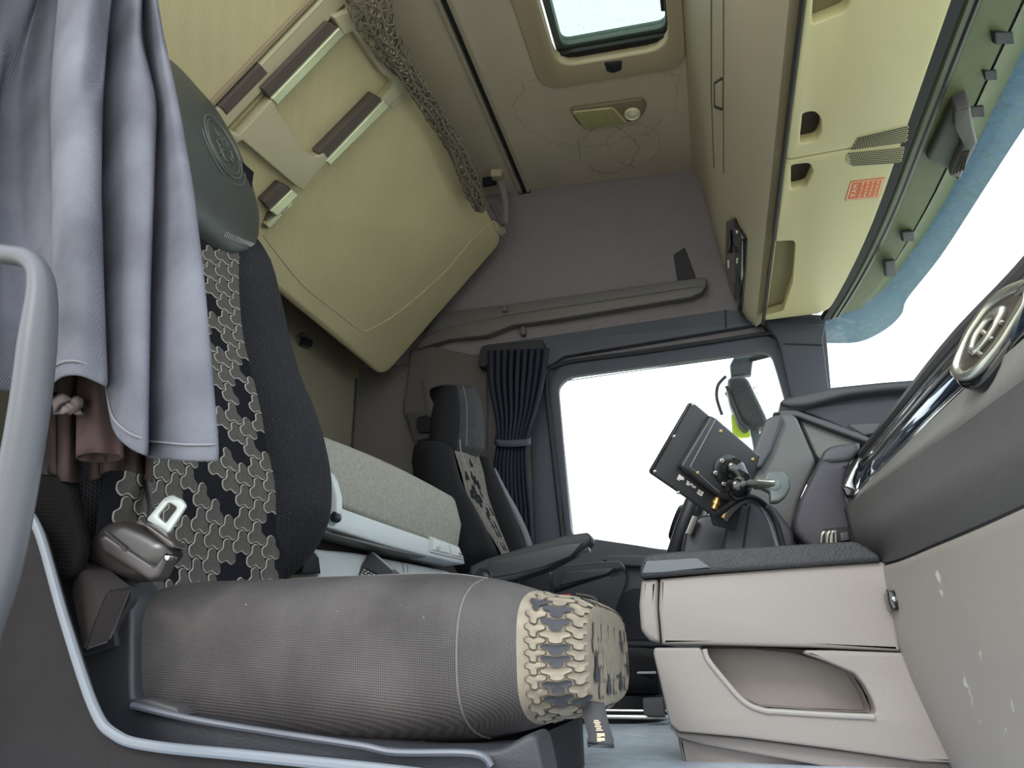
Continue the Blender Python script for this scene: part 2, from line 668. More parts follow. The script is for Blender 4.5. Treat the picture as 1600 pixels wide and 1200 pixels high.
def ring_mark(cur, c, rx, ry, wob, width, dark, orig):
    co = N.new('ShaderNodeTexCoord')
    sb = N.new('ShaderNodeVectorMath')
    sb.operation = 'SUBTRACT'
    sb.inputs[1].default_value = V(c) - orig
    L.new(co.outputs['Object'], sb.inputs[0])
    ml = N.new('ShaderNodeVectorMath')
    ml.operation = 'MULTIPLY'
    ml.inputs[1].default_value = (1 / rx, 1 / ry, 0)
    L.new(sb.outputs[0], ml.inputs[0])
    ln = N.new('ShaderNodeVectorMath')
    ln.operation = 'LENGTH'
    L.new(ml.outputs[0], ln.inputs[0])
    nz = N.new('ShaderNodeTexNoise')
    nz.inputs['Scale'].default_value = 14
    nz.inputs['Detail'].default_value = 4
    L.new(co.outputs['Object'], nz.inputs['Vector'])
    ad = N.new('ShaderNodeMath')
    ad.operation = 'MULTIPLY_ADD'
    ad.inputs[1].default_value = wob
    L.new(nz.outputs[0], ad.inputs[0])
    L.new(ln.outputs['Value'], ad.inputs[2])
    d = N.new('ShaderNodeMath')
    d.operation = 'SUBTRACT'
    d.inputs[1].default_value = 1.0 + wob * 0.5
    L.new(ad.outputs[0], d.inputs[0])
    ab = N.new('ShaderNodeMath')
    ab.operation = 'ABSOLUTE'
    L.new(d.outputs[0], ab.inputs[0])
    mr = N.new('ShaderNodeMapRange')
    mr.inputs['From Min'].default_value = 0
    mr.inputs['From Max'].default_value = width
    mr.inputs['To Min'].default_value = dark
    mr.inputs['To Max'].default_value = 1
    L.new(ab.outputs[0], mr.inputs['Value'])
    cb = N.new('ShaderNodeCombineColor')
    for k in range(3):
        L.new(mr.outputs[0], cb.inputs[k])
    mx = N.new('ShaderNodeMix')
    mx.data_type = 'RGBA'
    mx.blend_type = 'MULTIPLY'
    mx.inputs[0].default_value = 1
    L.new(cur, mx.inputs[6])
    L.new(cb.outputs[0], mx.inputs[7])
    return mx.outputs[2]


X0, X1, Y0, Y1 = -1.45, 0.75, 0.42, 2.62
outer = [ceil_pt(X0, Y0), ceil_pt(X1, Y0), ceil_pt(X1, Y1), ceil_pt(X0, Y1)]
hole = [ceil_pt(hx0, hy0), ceil_pt(hx1, hy0), ceil_pt(hx1, hy1), ceil_pt(hx0, hy1)]
me = plate_mesh([outer, hole], -CPL[1], 0.05, bev=0.0005, rnd=0.0)
ce = put('ceiling', me, m_ceil)
tag(ce, kind='structure')
o_ = ROOT[ce]
for (px, py), rx, ry, wb, wdt, dk in [((950, 235), 0.115, 0.145, 0.5, 0.03, 0.62), ((990, 228), 0.10, 0.125, 0.5, 0.03, 0.72),
                                      ((930, 165), 0.30, 0.22, 0.45, 0.02, 0.78)]:
    cur = ring_mark(cur, AP(px, py, CPL), rx, ry, wb, wdt, dk, o_)
L.new(cur, bs.inputs['Base Color'])

# rear wall
bm = bmesh.new()
add_box(bm, (-1.43, 1.53, 1.03), (0.05, 2.2, 2.18))
tag(put('wall_rear', fin(bm), liner_beige, smooth=False), kind='structure')
# near side wall behind the open door (out of frame, behind the curtain's pillar)
bm = bmesh.new()
add_box(bm, (-1.15, 0.44, 1.03), (0.5, 0.05, 2.18))
tag(put('wall_right', fin(bm), liner_beige, smooth=False), kind='structure')

# far side wall: rear lower lining, upper felt lining
WL = plY(2.6)
me = plate_mesh([[V((-1.41, 2.6, -0.06)), V((-0.60, 2.6, -0.06)), V((-0.60, 2.6, 1.36)), V((-1.41, 2.6, 1.36))]], (0, -1, 0), 0.06, bev=0.001)
tag(put('wall_left', me, mat('grey_brown_side_lining', (108, 102, 100), 0.95, noise_=(150, 0.1), spec=0.1)), kind='structure')
UPL = (AY(1000, 515, 2.6), V((0, -1, -0.09)).normalized())
upx = [(640, 560), (1300, 470), (1250, 180), (560, 320)]
pts = [AP(x, y, UPL) for x, y in upx]
pts[0].x = pts[3].x = -1.42
pts = []
for x, z in ((-1.42, 1.30), (0.44, 1.24), (0.56, 2.16), (-1.42, 2.16)):
    p0, n = UPL
    pts.append(V((x, p0.y - n.z / n.y * (z - p0.z), z)))
tag(put('wall_left_upper', plate_mesh([pts], UPL[1], 0.05, bev=0.001), carpet), kind='structure')

# driver's door: frame, seal, glass
DPL = plY(2.60)
win = [(868, 600), (886, 583), (1195, 540), (1212, 548), (1222, 575), (1246, 660), (1290, 800), (1270, 880), (1035, 866), (893, 845)]
wpts = [AP(x, y, DPL) for x, y in win]
dout = [V((-0.63, 2.6, -0.06)), V((0.62, 2.6, -0.06)), V((0.62, 2.6, 0.55)), AP(1300, 620, DPL), AP(1290, 505, DPL), AP(850, 566, DPL), V((-0.63, 2.6, 1.25))]
me = plate_mesh([dout, wpts], (0, -1, 0), 0.07, bev=0.006, rnd=0.03)
dr = put('door_1', me, frame_blue)
tag(dr, kind='structure')
SPL = plY(2.585)
s_out = [(856, 594), (878, 570), (1200, 524), (1220, 534), (1236, 580), (1258, 660), (1300, 800), (1290, 890), (1030, 880), (886, 858)]
s_in = [(872, 604), (888, 588), (1193, 548), (1206, 555), (1214, 580), (1238, 665), (1280, 800), (1262, 868), (1036, 858), (893, 838)]
put('window_seal', plate_mesh([[AP(x, y, SPL) for x, y in s_out], [AP(x, y, SPL) for x, y in s_in]], (0, -1, 0), 0.03, 0.004, 0.03), frame_blue, dr)
rub = [AY(x, y, 2.578) for x, y in [(880, 850), (862, 690), (854, 596), (874, 569), (1000, 551), (1100, 536), (1200, 521), (1222, 530), (1240, 580), (1262, 660)]]
tube('rubber_strip', catmull(rub, 4), 0.008, frame_dark, dr, seg=8)
pxplate('edge_trim', [(826, 600), (852, 560), (868, 590), (882, 860), (836, 860)], plY(2.592), 0.02, frame_blue, dr, bev=0.004, rnd=0.006)
me = plate_mesh([[AY(x, y, 2.64) for x, y in win]], (0, -1, 0), 0.005, 0.0005)
wg = put('window_1', me, win_glass)
tag(wg, kind='structure')
# small clip and drip line on the window top
box('window_clip', AY(1031, 566, 2.575), (0.03, 0.012, 0.025), frame_blue, dr, bev=0.003)
tube('blind_cord', [AY(878, 596, 2.62), AY(1040, 573, 2.62), AY(1195, 552, 2.62)], 0.002, frame_dark, dr, seg=6)

# trim above the door and A-pillar cover
TPL = plY(2.575)
tr = pxplate('trim_1', [(748, 563), (752, 540), (800, 533), (1135, 484), (1290, 492), (1290, 512), (1190, 505), (1040, 530), (880, 556), (858, 572), (752, 572)], TPL, 0.04, frame_blue, bev=0.004, rnd=0.01)
tag(tr, kind='structure')
tube('seam', [AY(1133, 484, 2.572), AY(1134, 512, 2.572)], 0.003, frame_dark, tr, seg=6)
ap = pxplate('trim_2', [(1190, 502), (1290, 507), (1286, 530), (1296, 610), (1300, 700), (1262, 700), (1236, 612), (1222, 552), (1214, 528)], plY(2.56), 0.05, frame_blue, bev=0.006, rnd=0.008)
tag(ap, kind='structure')
tube('seam', [AY(1224, 537, 2.557), AY(1284, 539, 2.557)], 0.0025, frame_dark, ap, seg=6)

# windscreen: swept glass from the header down to below the dash
def bow(y):
    d = y - 1.70
    return -0.085 * (d / 0.85) ** 2 if d > 0 else -0.03 * (d / 0.85) ** 2


ys = [0.35 + 0.0925 * i for i in range(25)]
rings = []
for y in ys:
    rings.append([V((0.80 + bow(y) * 3.0, y, 1.53)), V((0.83 + bow(y) * 3.2, y, 1.1)), V((0.88 + bow(y) * 3.4, y, 0.45))])
ws = loft('window_2', rings, shield_glass, cap=False, closed=False, solid=0.006)
tag(ws, kind='structure')

# ------------------------------------------------------------------ roof hatch, lamp, rail
def cp(x, y):
    return AP(x, y, CPL)


ha = thing('roof_hatch', ceil_pt(-0.13, 1.54), 'rain-spotted roof hatch with beige surround in the taupe ceiling', 'roof hatch')
fo = [ceil_pt(-0.41, 1.10), ceil_pt(0.112, 1.10), ceil_pt(0.112, 1.955), ceil_pt(-0.40, 1.955)]
fi = [ceil_pt(-0.325, 1.20), ceil_pt(0.062, 1.20), ceil_pt(0.062, 1.862), ceil_pt(-0.322, 1.862)]
dn = -CPL[1]
put('surround', plate_mesh([fo, fi], dn, 0.045, 0.006, 0.075, off=0.012), mat('hatch_beige_plastic', (168, 151, 126), 0.55, bump=(800, 0.15)), ha)
up = CPL[1]
fo2 = [p + up * 0.045 for p in fi]
inn = [ceil_pt(-0.298, 1.225) + up * 0.045, ceil_pt(0.054, 1.225) + up * 0.045, ceil_pt(0.054, 1.825) + up * 0.045, ceil_pt(-0.298, 1.825) + up * 0.045]
put('seal_frame', plate_mesh([fo2, inn], dn, 0.04, 0.004, 0.03), mat('grey_green_seal', (66, 74, 72), 0.5), ha)
gpn = [p + up * 0.02 for p in inn]
put('pane', plate_mesh([gpn], dn, 0.006, 0.001, 0.03), hatch_glass, ha)
fo3 = [ceil_pt(-0.325, 1.838) + up * 0.022, ceil_pt(0.062, 1.838) + up * 0.022, ceil_pt(0.062, 1.868) + up * 0.022, ceil_pt(-0.325, 1.868) + up * 0.022]
put('handle_bar', plate_mesh([fo3], dn, 0.03, 0.004, 0.006), black_plastic, ha)
tb = [cp(944, 93), cp(972, 90), cp(971, 104), cp(958, 109), cp(948, 106)]
put('latch_tab', plate_mesh([tb], dn, 0.03, 0.004, 0.006, off=0.018), black_plastic, ha)
hg = [cp(1031, 3), cp(1037, 3), cp(1039, 22), cp(1033, 22)]
put('hinge', plate_mesh([[p + up * 0.01 for p in hg]], dn, 0.03, 0.003), black_plastic, ha)

lp = thing('ceiling_lamp', cp(950, 176), 'twin interior lamp with ribbed lens on the ceiling beside the roof hatch', 'lamp')
ho = [(889, 167), (1004, 151), (1011, 160), (1004, 178), (990, 187), (960, 192), (916, 198), (902, 190)]
put('housing', plate_mesh([[cp(x, y) for x, y in ho]], dn, 0.03, 0.008, 0.02, off=0.012), mat('lamp_brown_plastic', (128, 112, 92), 0.5), lp)
le = [(893, 170), (958, 163), (981, 187), (914, 196)]
lens = put('ribbed_lens', plate_mesh([[cp(x, y) for x, y in le]], dn, 0.012, 0.003, 0.012, off=0.018), mat('lamp_lens', (196, 190, 140), 0.15, coat=0.3), lp)
bm = bmesh.new()
for i in range(18):
    a = cp(896 + i * 3.5, 169.5 - i * 0.36) + dn * 0.0185
    b = cp(914 + i * 3.6, 195 - i * 0.48) + dn * 0.0185
    add_tube(bm, [a, b], 0.0016, 6)
put('rib', fin(bm), mat('lamp_ribs', (120, 112, 76), 0.3), lens)
lathe('reading_spot', cp(988, 173) + dn * 0.012, dn, [(-0.01, 0.030), (0.006, 0.030), (0.010, 0.026), (0.006, 0.022), (0.010, 0.012), (0.012, 0.0)], mat('spot_lens', (226, 222, 190), 0.1, coat=0.5), lp)

ra = thing('curtain_rail', cp(760, 150), 'grooved metal curtain rail running across the ceiling', 'rail')
rp_ = [ceil_pt(-0.613, y) for y in (0.9, 2.535)]
for k, (dx, m_) in enumerate(((-0.017, satin), (0.0, grey_black), (0.017, satin))):
    bm = bmesh.new()
    for q in (0,):
        a, b = rp_
        c = (a + b) / 2 + V((dx, 0, -0.006 + (0.004 if k == 1 else 0)))
        add_box(bm, c, (0.013, (b - a).length, 0.014), bev=0.002)
    put('track' if k != 1 else 'groove', fin(bm), mat('rail_grey_metal', (186, 178, 162), 0.4, metal=0.4) if k != 1 else black_plastic, ra)
box('end_cap', ceil_pt(-0.613, 2.54) + V((0, 0, -0.008)), (0.055, 0.012, 0.02), black_plastic, ra, bev=0.002)

# ------------------------------------------------------------------ overhead console above the windscreen
oc = thing('overhead_console', (0.40, 1.5, 1.28), 'long beige overhead console above the windscreen with lids and switch panel', 'overhead console')
ZU = 1.285


def far(y):                                  # the console's front edge curves back towards the pillar
    d = (y - 1.75) / 0.82
    return -0.065 * d * d if d > 0 else 0.0


def csec(y):
    f = far(y)
    return [V((0.098, y, 2.09)), V((0.125, y, 1.992)), V((0.142, y, 1.90)), V((0.158, y, 1.714)), V((0.172, y, 1.60)), V((0.188, y, 1.50)),
            V((0.205, y, 1.41)), V((0.232, y, 1.335)), V((0.262, y, 1.299)), V((0.296, y, ZU + 0.036)), V((0.40, y, ZU + 0.036)), V((0.548 + f, y, ZU + 0.036)),
            V((0.575 + f, y, ZU + 0.045)), V((0.585 + f, y, 1.45)), V((0.60 + f, y, 2.09))]


ysec = [0.42, 0.8, 1.2, 1.6, 1.75, 1.9, 2.05, 2.2, 2.35, 2.45, 2.52]
rings = [csec(y) for y in ysec]
last = [V((0.36 + (p.x - 0.36) * 0.97, 2.56, 1.66 + (p.z - 1.66) * 0.985)) for p in csec(2.54)]
loft('shell', rings + [last], console_rear, oc, angle=28)
# lids on the underside
UP = plZ(ZU)
seam = 240


def lidpoly(y0, y1, nn=8):
    L_ = [V((0.288, y0, ZU)), V((0.288, y1, ZU))]
    for i in range(nn + 1):
        y = y1 + (y0 - y1) * i / nn
        L_.append(V((0.553 + far(y), y, ZU)))
    return L_


cup_d = [AP(x, y, UP) for x, y in [(1236, 258), (1265, 255), (1271, 268), (1260, 293), (1236, 298)]]
cup_p = [AP(x, y, UP) for x, y in [(1254, 177), (1273, 174), (1283, 185), (1284, 205), (1276, 221), (1249, 226)]]
gr = [AP(x, y, UP) for x, y in [(1206, 376), (1241, 374), (1246, 380), (1241, 440), (1226, 485), (1196, 494)]]
tc_ = [AP(x, y, UP) for x, y in [(1273, -36), (1330, -48), (1328, 6), (1318, 20), (1268, 40)]]
lids = [('lid', lidpoly(1.555, 2.47), [cup_d, gr], 'driver side lid with orange sticker'),
        ('lid', lidpoly(0.93, 1.548), [cup_p, tc_], 'middle lid'),
        ('lid', lidpoly(0.45, 0.923), [], 'lid nearest the open door')]
lid_objs = []
for nm, poly, holes, lb in lids:
    holes = [fillet(h, 0.012) for h in holes]
    lo = put(nm, plate_mesh([fillet(poly, [0.012, 0.02] + [0.06] + [0.02] * 7 + [0.012])] + holes, (0, 0, -1), 0.03, 0.004), console_lid, oc, label=lb)
    lid_objs.append(lo)
    for h in holes:
        c = sum(h, V((0, 0, 0))) / len(h)
        big = [c + (p - c) * 1.12 + V((0, 0, 0.0285)) for p in h]
        put('finger_recess', plate_mesh([big], (0, 0, -1), 0.006, 0.001), mat('recess_grey_brown', (50, 42, 37), 0.6) if h is not holes[-1] or len(holes) == 1 else mat('recess_olive', (132, 122, 90), 0.6), lo)
# third opening at the top of the picture
# dark gap line between shell and lids
tube('gap_seal', [V((0.283, 0.45, ZU - 0.001)), V((0.283, 2.50, ZU - 0.001))], 0.006, console_dark, oc, seg=8)
# two speaker grilles on the lids: perforated strips
for (pa, lo) in (([(1340, 214), (1420, 195), (1417, 222), (1328, 234)], lid_objs[1]), ([(1324, 238), (1414, 229), (1408, 254), (1330, 259), (1320, 250)], lid_objs[0])):
    pp = [AP(x, y, UP) for x, y in pa]
    g = put('speaker_grille', plate_mesh([pp], (0, 0, -1), 0.004, 0.001, 0.008, off=0.0015), mat('grille_olive', (170, 162, 124), 0.5), lo)
    bm = bmesh.new()
    nx, ny = 22, 8
    for i in range(nx):
        for j in range(ny):
            u, v = (i + 0.5 + 0.5 * (j % 2)) / (nx + 0.5), (j + 0.5) / ny
            A, B, C_, D = pp[0], pp[1], pp[2], pp[3]
            p = (A * (1 - u) + B * u) * (1 - v) + (D * (1 - u) + C_ * u) * v
            q = bmesh.ops.create_circle(bm, cap_ends=True, segments=6, radius=0.0026, matrix=Matrix.Translation(p + V((0, 0, -0.0019))))
    put('perforation', fin(bm), console_dark, g)
# orange sticker with white letters, on the driver's lid
stp = [AP(x, y, UP) for x, y in [(1329, 283), (1382, 277), (1373, 308), (1320, 313)]]
stk = thing('warning_sticker', (stp[0] + stp[2]) / 2, 'orange warning sticker with white print on the beige overhead lid', 'sticker')
put('backing', plate_mesh([stp], (0, 0, -1), 0.001, 0.0001, 0.0, off=0.0012), orange, stk)


def bil(Q, u, v):
    return (Q[0] * (1 - u) + Q[1] * u) * (1 - v) + (Q[3] * (1 - u) + Q[2] * u) * v


def strokes(name, Q, segs, w, m, parent, n, lift):
    """short printed strokes given in the unit square of quad Q"""
    bm = bmesh.new()
    n = V(n).normalized()
    for (a, b) in segs:
        p, q = bil(Q, *a) + n * lift, bil(Q, *b) + n * lift
        d = (q - p).normalized().cross(n) * w / 2
        bm.faces.new([bm.verts.new(x) for x in (p - d, p + d, q + d, q - d)])
    return put(name, fin(bm), m, parent, smooth=False)


SL = []
# border and three columns of text; «MAX» reads along the left edge
for a, b in (((0.04, 0.06), (0.96, 0.06)), ((0.96, 0.06), (0.96, 0.94)), ((0.96, 0.94), (0.04, 0.94)), ((0.04, 0.94), (0.04, 0.06))):
    SL.append((a, b))
rs = random.Random(2)
for k in range(4):
    x = 0.40 + 0.15 * k
    v = 0.12
    while v < 0.84:
        w_ = rs.uniform(0.04, 0.16)
        SL.append(((x, v), (x, min(0.9, v + w_))))
        v += w_ + 0.05
for (a, b) in (((0.12, .2), (0.26, .2)), ((0.12, .2), (0.2, .28)), ((0.2, .28), (0.12, .36)), ((0.12, .36), (0.26, .36)),
               ((0.26, .44), (0.12, .51)), ((0.12, .51), (0.26, .58)), ((0.2, .47), (0.2, .55)), ((0.12, .66), (0.26, .8)), ((0.26, .66), (0.12, .8))):
    SL.append((a, b))
strokes('white_print', stp, SL, 0.0022, white_print, stk, (0, 0, -1), 0.0016)

# rear face details: recessed handle and the switch panel over the driver
YF = 2.30


def cface(px, py):                           # point of the console's rear face hit by a pixel, by marching its profile
    prof = [(p.x, p.z) for p in csec(1.5)][:9]
    r = ray(px, py)
    best = None
    for (xa, za), (xb, zb) in zip(prof, prof[1:]):
        # plane through the segment, along Y
        nx, nz = (zb - za), -(xb - xa)
        den = r.x * nx + r.z * nz
        if abs(den) < 1e-9:
            continue
        t_ = ((xa - CAM.x) * nx + (za - CAM.z) * nz) / den
        p = CAM + r * t_
        if min(za, zb) - 1e-4 <= p.z <= max(za, zb) + 1e-4 and t_ > 0:
            if best is None or t_ < best[0]:
                best = (t_, p, V((nx, 0, nz)).normalized())
    return (best[1], best[2]) if best else (AY(px, py, 2.4), V((-1, 0, 0)))


def on_console(name, pxs, m, lift, thick, rnd=0.01, parent=oc):
    pts = [cface(x, y)[0] for x, y in pxs]
    c = sum(pts, V((0, 0, 0))) / len(pts)
    n = cface(sum(x for x, y in pxs) / len(pxs), sum(y for x, y in pxs) / len(pxs))[1]
    if n.dot(CAM - c) < 0:
        n = -n
    pts = [p - n * (p - c).dot(n) for p in pts]
    return put(name, plate_mesh([pts], n, thick, 0.002, rnd, off=lift), m, parent)


sp = on_console('switch_panel', [(1138, 346), (1150, 340), (1168, 372), (1166, 425), (1160, 486), (1144, 452), (1136, 420)], black_gloss, 0.012, 0.02)
for q in ([(1142, 362), (1146, 357), (1147, 382), (1142, 396)], [(1152, 352), (1162, 366), (1163, 385), (1153, 380)], [(1154, 392), (1164, 392), (1163, 425), (1155, 440)], [(1152, 440), (1161, 432), (1159, 470), (1152, 465)]):
    on_console('button', q, grey_black, 0.015, 0.006, 0.004)
for q in ([(1143, 405), (1146, 404), (1146, 416), (1144, 418)], [(1157, 400), (1160, 400), (1159, 408), (1157, 409)], [(1157, 356), (1160, 358), (1160, 362), (1157, 361)]):
    on_console('button_mark', q, white_print, 0.016, 0.002, 0.001)
on_console('handle_recess', [(1117, 128), (1129, 120), (1129, 172), (1117, 168)], console_dark, 0.004, 0.006, 0.006)
on_console('handle_plate', [(1120, 131), (1130, 125), (1130, 168), (1120, 164)], console_rear, 0.006, 0.006, 0.006)
tube('locker_seam', [cface(1112, 0)[0], cface(1112, 150)[0], cface(1116, 262)[0]], 0.003, mat('seam_brown', (98, 86, 70), 0.7), oc, seg=6)
tube('locker_seam', [cface(1131, 0)[0], cface(1131, 150)[0], cface(1131, 270)[0]], 0.0025, mat('seam_brown', (98, 86, 70), 0.7), oc, seg=6)

# sun blind header: dark seal, blind roller, moss-green header panels
hd = thing('windscreen_header', (0.62, 1.5, 1.30), 'moss-green windscreen header trim with rolled sunblind above the windscreen', 'header trim')


def sweep(name, sec, m, parent, y0=0.42, y1=2.545, k=22, shift=1.0, angle=30):
    rr = []
    for i in range(k + 1):
        y = y0 + (y1 - y0) * i / k
        f = far(y) * shift
        rr.append([V((x + f, y, z)) for x, z in sec])
    return loft(name, rr, m, parent, angle=angle)


sweep('dark_seal', [(0.553, 1.287), (0.577, 1.287), (0.577, 1.31), (0.553, 1.31)], frame_dark, hd)
sweep('blind_roller', [(0.579, 1.294), (0.586, 1.288), (0.595, 1.29), (0.598, 1.30), (0.592, 1.31), (0.580, 1.308)], mat('olive_black_roller', (64, 68, 46), 0.5), hd)
sweep('blind_bar', [(0.602, 1.298), (0.607, 1.294), (0.614, 1.296), (0.616, 1.304), (0.610, 1.31), (0.603, 1.308)], mat('black_bar', (42, 44, 38), 0.35), hd)
sweep('header_panel', [(0.618, 1.302), (0.70, 1.318), (0.705, 1.36), (0.618, 1.36)], header_green, hd, shift=1.15)
sweep('groove', [(0.700, 1.325), (0.714, 1.335), (0.714, 1.36), (0.700, 1.36)], frame_dark, hd, shift=1.2)
sweep('lower_panel', [(0.714, 1.33), (0.785, 1.375), (0.785, 1.40), (0.714, 1.40)], mat('dark_moss_plastic', (84, 92, 60), 0.6, noise_=(20, 0.15)), hd, shift=1.25)
# clips on the lower panel
for (x, y, w_, h_) in ((1549, 118, 20, 16), (1528, 175, 22, 18), (1420, 370, 18, 16), (1392, 420, 16, 26), (1570, 60, 30, 20)):
    c = AP(x, y, ((0.75, 0, 1.352), V((0.53, 0, -0.85))))
    put('clip', plate_mesh([[AP(x + a * w_ / 2, y + b * h_ / 2, ((0.75, 0, 1.347), V((0.53, 0, -0.85)))) for a, b in ((-1, -0.8), (0.9, -1), (1, 0.8), (-0.9, 1))]], (0.53, 0, -0.85), 0.012, 0.002, 0.003), mat('clip_black', (18, 19, 18), 0.6, spec=0.2), hd)

# hook-shaped camera cover hanging from the header
cv = thing('sensor_cover', AZ(1490, 230, 1.30), 'dark grey sensor cover with slotted vent at the top of the windscreen', 'sensor cover')
CVP = ((0.70, 0, 1.285), V((0, 0, 1)))
put('base', plate_mesh([[AP(x, y, CVP) for x, y in [(1448, 250), (1470, 205), (1490, 164), (1512, 158), (1520, 210), (1495, 268), (1478, 265)]]], -CVP[1], 0.05, 0.008, 0.01), mat('dark_moss_cover', (58, 60, 52), 0.55), cv)
put('cover', plate_mesh([[AP(x, y, CVP) for x, y in [(1489, 163), (1513, 154), (1517, 185), (1524, 213), (1497, 271), (1481, 266), (1500, 224), (1503, 218), (1488, 190)]]], -CVP[1], 0.06, 0.006, 0.006, off=0.02), mat('violet_grey_plastic', (76, 70, 74), 0.5), cv)
for k in range(4):
    tube('vent_slot', [AP(1487 + k * 5, 261 - k * 2, CVP) - CVP[1] * 0.021, AP(1501 + k * 3, 227 - k * 1, CVP) - CVP[1] * 0.021], 0.0022, console_dark, cv, seg=6)

# tinted visor outside the windscreen
va = [(1680, -90), (1618, 5), (1575, 70), (1520, 185), (1466, 292), (1416, 376), (1362, 446), (1322, 478), (1292, 500), (1276, 514)]
vb = [(1780, -30), (1680, 85), (1600, 200), (1535, 300), (1470, 400), (1418, 466), (1409, 490), (1384, 514), (1342, 534), (1290, 536)]
VA, VB = [], []
for k, ((xa, ya), (xb, yb)) in enumerate(zip(va, vb)):
    f = (k / 9) ** 2
    VA.append(AZ(xa, ya, 1.43 - 0.09 * f))
    VB.append(AZ(xb, yb, 1.37 - 0.075 * f))
vis = []
for a, b in zip(catmull(VA, 4), catmull(VB, 4)):
    vis.append([a, a.lerp(b, 0.5) + V((0.006, 0, 0.0)), b])
vo = loft('sun_visor', vis, visor_glass, None, cap=False, closed=False, solid=0.004)
tag(vo, 'dirty blue tinted sun visor outside along the top of the windscreen', 'sun visor')

# ------------------------------------------------------------------ folded upper bunk
BP0, BW = V((-1.16, 0, 1.19)), V((0.506, 0, 0.545)).normalized()
BN = V((BW.z, 0, -BW.x)) * 1.0               # faces down and forward
KB = 1.06                                    # the bunk hangs this much farther from the door
BPL = (CAM + (V((-1.16, 2.35, 1.19)) - CAM) * KB, BN)
if BN.dot(CAM - BP0) < 0:
    BN = -BN


def bp(y, w, off=0.0):
    return CAM + (V((-1.16, y, 1.19)) + BW * w - CAM) * KB + BN * off


bk = thing('upper_bunk', bp(1.4, 0.0), 'beige upper bunk with an olive light cast in its colour folded up against the rear wall', 'bunk')
out = [bp(1.115, 0.0), bp(2.35, 0.0), bp(2.35, 0.735), bp(1.115, 0.735)]
put('underside', plate_mesh([out], BN, 0.07, 0.018, [0.002, 0.07, 0.06, 0.002]), beige_fabric, bk, label='woven beige panel at the far end')
out = [bp(0.46, -0.02), bp(1.085, -0.02), bp(1.085, 0.735), bp(0.46, 0.735)]
put('underside', plate_mesh([out], BN, 0.07, 0.018, 0.004), beige_fabric, bk, label='woven beige panel nearest the door')
out = [bp(0.46, 0.0, -0.07), bp(2.33, 0.0, -0.07), bp(2.33, 0.70, -0.07), bp(0.46, 0.70, -0.07)]
put('mattress', plate_mesh([out], BN, 0.09, 0.03, 0.06), liner_beige, bk)
sl = [bp(1.43, 0.095, 0.0), AP(470, 442, BPL), AP(520, 483, BPL), AP(552, 508, BPL), AP(566, 517, BPL), AP(578, 515, BPL), AP(620, 490, BPL), AP(690, 430, BPL), AP(740, 372, BPL), AP(772, 345, BPL)]
tube('welt_seam', catmull(sl, 4), 0.0028, beige_plastic, bk, seg=8, label='pale seam line')
put('cross_bar', plate_mesh([[bp(1.066, -0.03), bp(1.118, -0.03), bp(1.118, 0.76), bp(1.066, 0.76)]], BN, 0.03, 0.006, 0.004, off=0.018), beige_plastic, bk)
put('cross_bar_edge', plate_mesh([[bp(1.048, -0.03), bp(1.062, -0.03), bp(1.062, 0.76), bp(1.048, 0.76)]], BN, 0.03, 0.004, 0.002, off=0.01), mat('brown_beige_plastic', (150, 134, 112), 0.55), bk)
# corner cap and support strut on the far front corner
pxplate('corner_cap', [(776, 348), (786, 352), (790, 362), (782, 368), (774, 360)], BPL, 0.03, beige_plastic, bk, bev=0.004, rnd=0.006, off=0.006)
tube('support_strut', [AY(768, 318, 2.36), AY(786, 352, 2.37)], 0.010, ledge_mat, bk, seg=8)
# latch on the rear edge
pxplate('latch_pocket', [(407, 355), (416, 332), (449, 304), (455, 308), (450, 318), (418, 355)], BPL, 0.02, mat('latch_brown', (104, 92, 78), 0.6), bk, bev=0.004, rnd=0.005, off=0.012)
pxplate('latch', [(409, 346), (446, 308), (450, 314), (414, 352)], BPL, 0.02, alu_green, bk, bev=0.002, rnd=0.002, off=0.024)
pxplate('catch', [(428, 322), (438, 312), (442, 318), (433, 328)], BPL, 0.02, beige_plastic, bk, bev=0.002, rnd=0.002, off=0.034)

ld = thing('folding_ladder', AP(520, 160, BPL), 'beige folding ladder with pale metal step edges stowed under the upper bunk', 'ladder')
lo_ = 0.035


def lad(name, pxs, m, off=lo_, th=0.035, rnd=0.006, lb=None):
    return pxplate(name, pxs, BPL, th, m, ld, bev=0.004, rnd=rnd, off=off, label=lb)


lad('side_rail', [(508, 20), (540, 8), (546, 30), (556, 55), (612, 115), (628, 122), (626, 132), (594, 162), (584, 150), (603, 128), (600, 118), (585, 108), (540, 42), (526, 48)], beige_plastic)
lad('side_rail', [(413, 147), (420, 158), (424, 168), (470, 232), (482, 238), (496, 232), (503, 243), (462, 290), (452, 283), (360, 205), (376, 188)], beige_plastic)
lad('step', [(500, 28), (519, 37), (412, 148), (398, 132)], ladder_dark, 0.030, 0.03, 0.002, 'dark step tread')
lad('step_edge', [(517, 36), (526, 47), (421, 157), (411, 146)], alu_green, 0.038, 0.012, 0.002, 'pale metal step edge')
lad('step', [(575, 142), (590, 150), (500, 246), (486, 232)], ladder_dark, 0.030, 0.03, 0.002, 'dark step tread')
lad('step_edge', [(588, 149), (597, 159), (504, 251), (498, 244)], alu_green, 0.038, 0.012, 0.002, 'pale metal step edge')
lad('step', [(430, 280), (446, 288), (412, 322), (402, 308)], ladder_dark, 0.030, 0.03, 0.002, 'dark step tread')
lad('step_edge', [(445, 288), (455, 296), (422, 330), (411, 321)], alu_green, 0.038, 0.012, 0.002, 'pale metal step edge')
lad('corner_bracket', [(628, 121), (642, 126), (642, 134), (608, 166), (600, 160), (622, 140)], beige_plastic, 0.02, 0.03, 0.005)
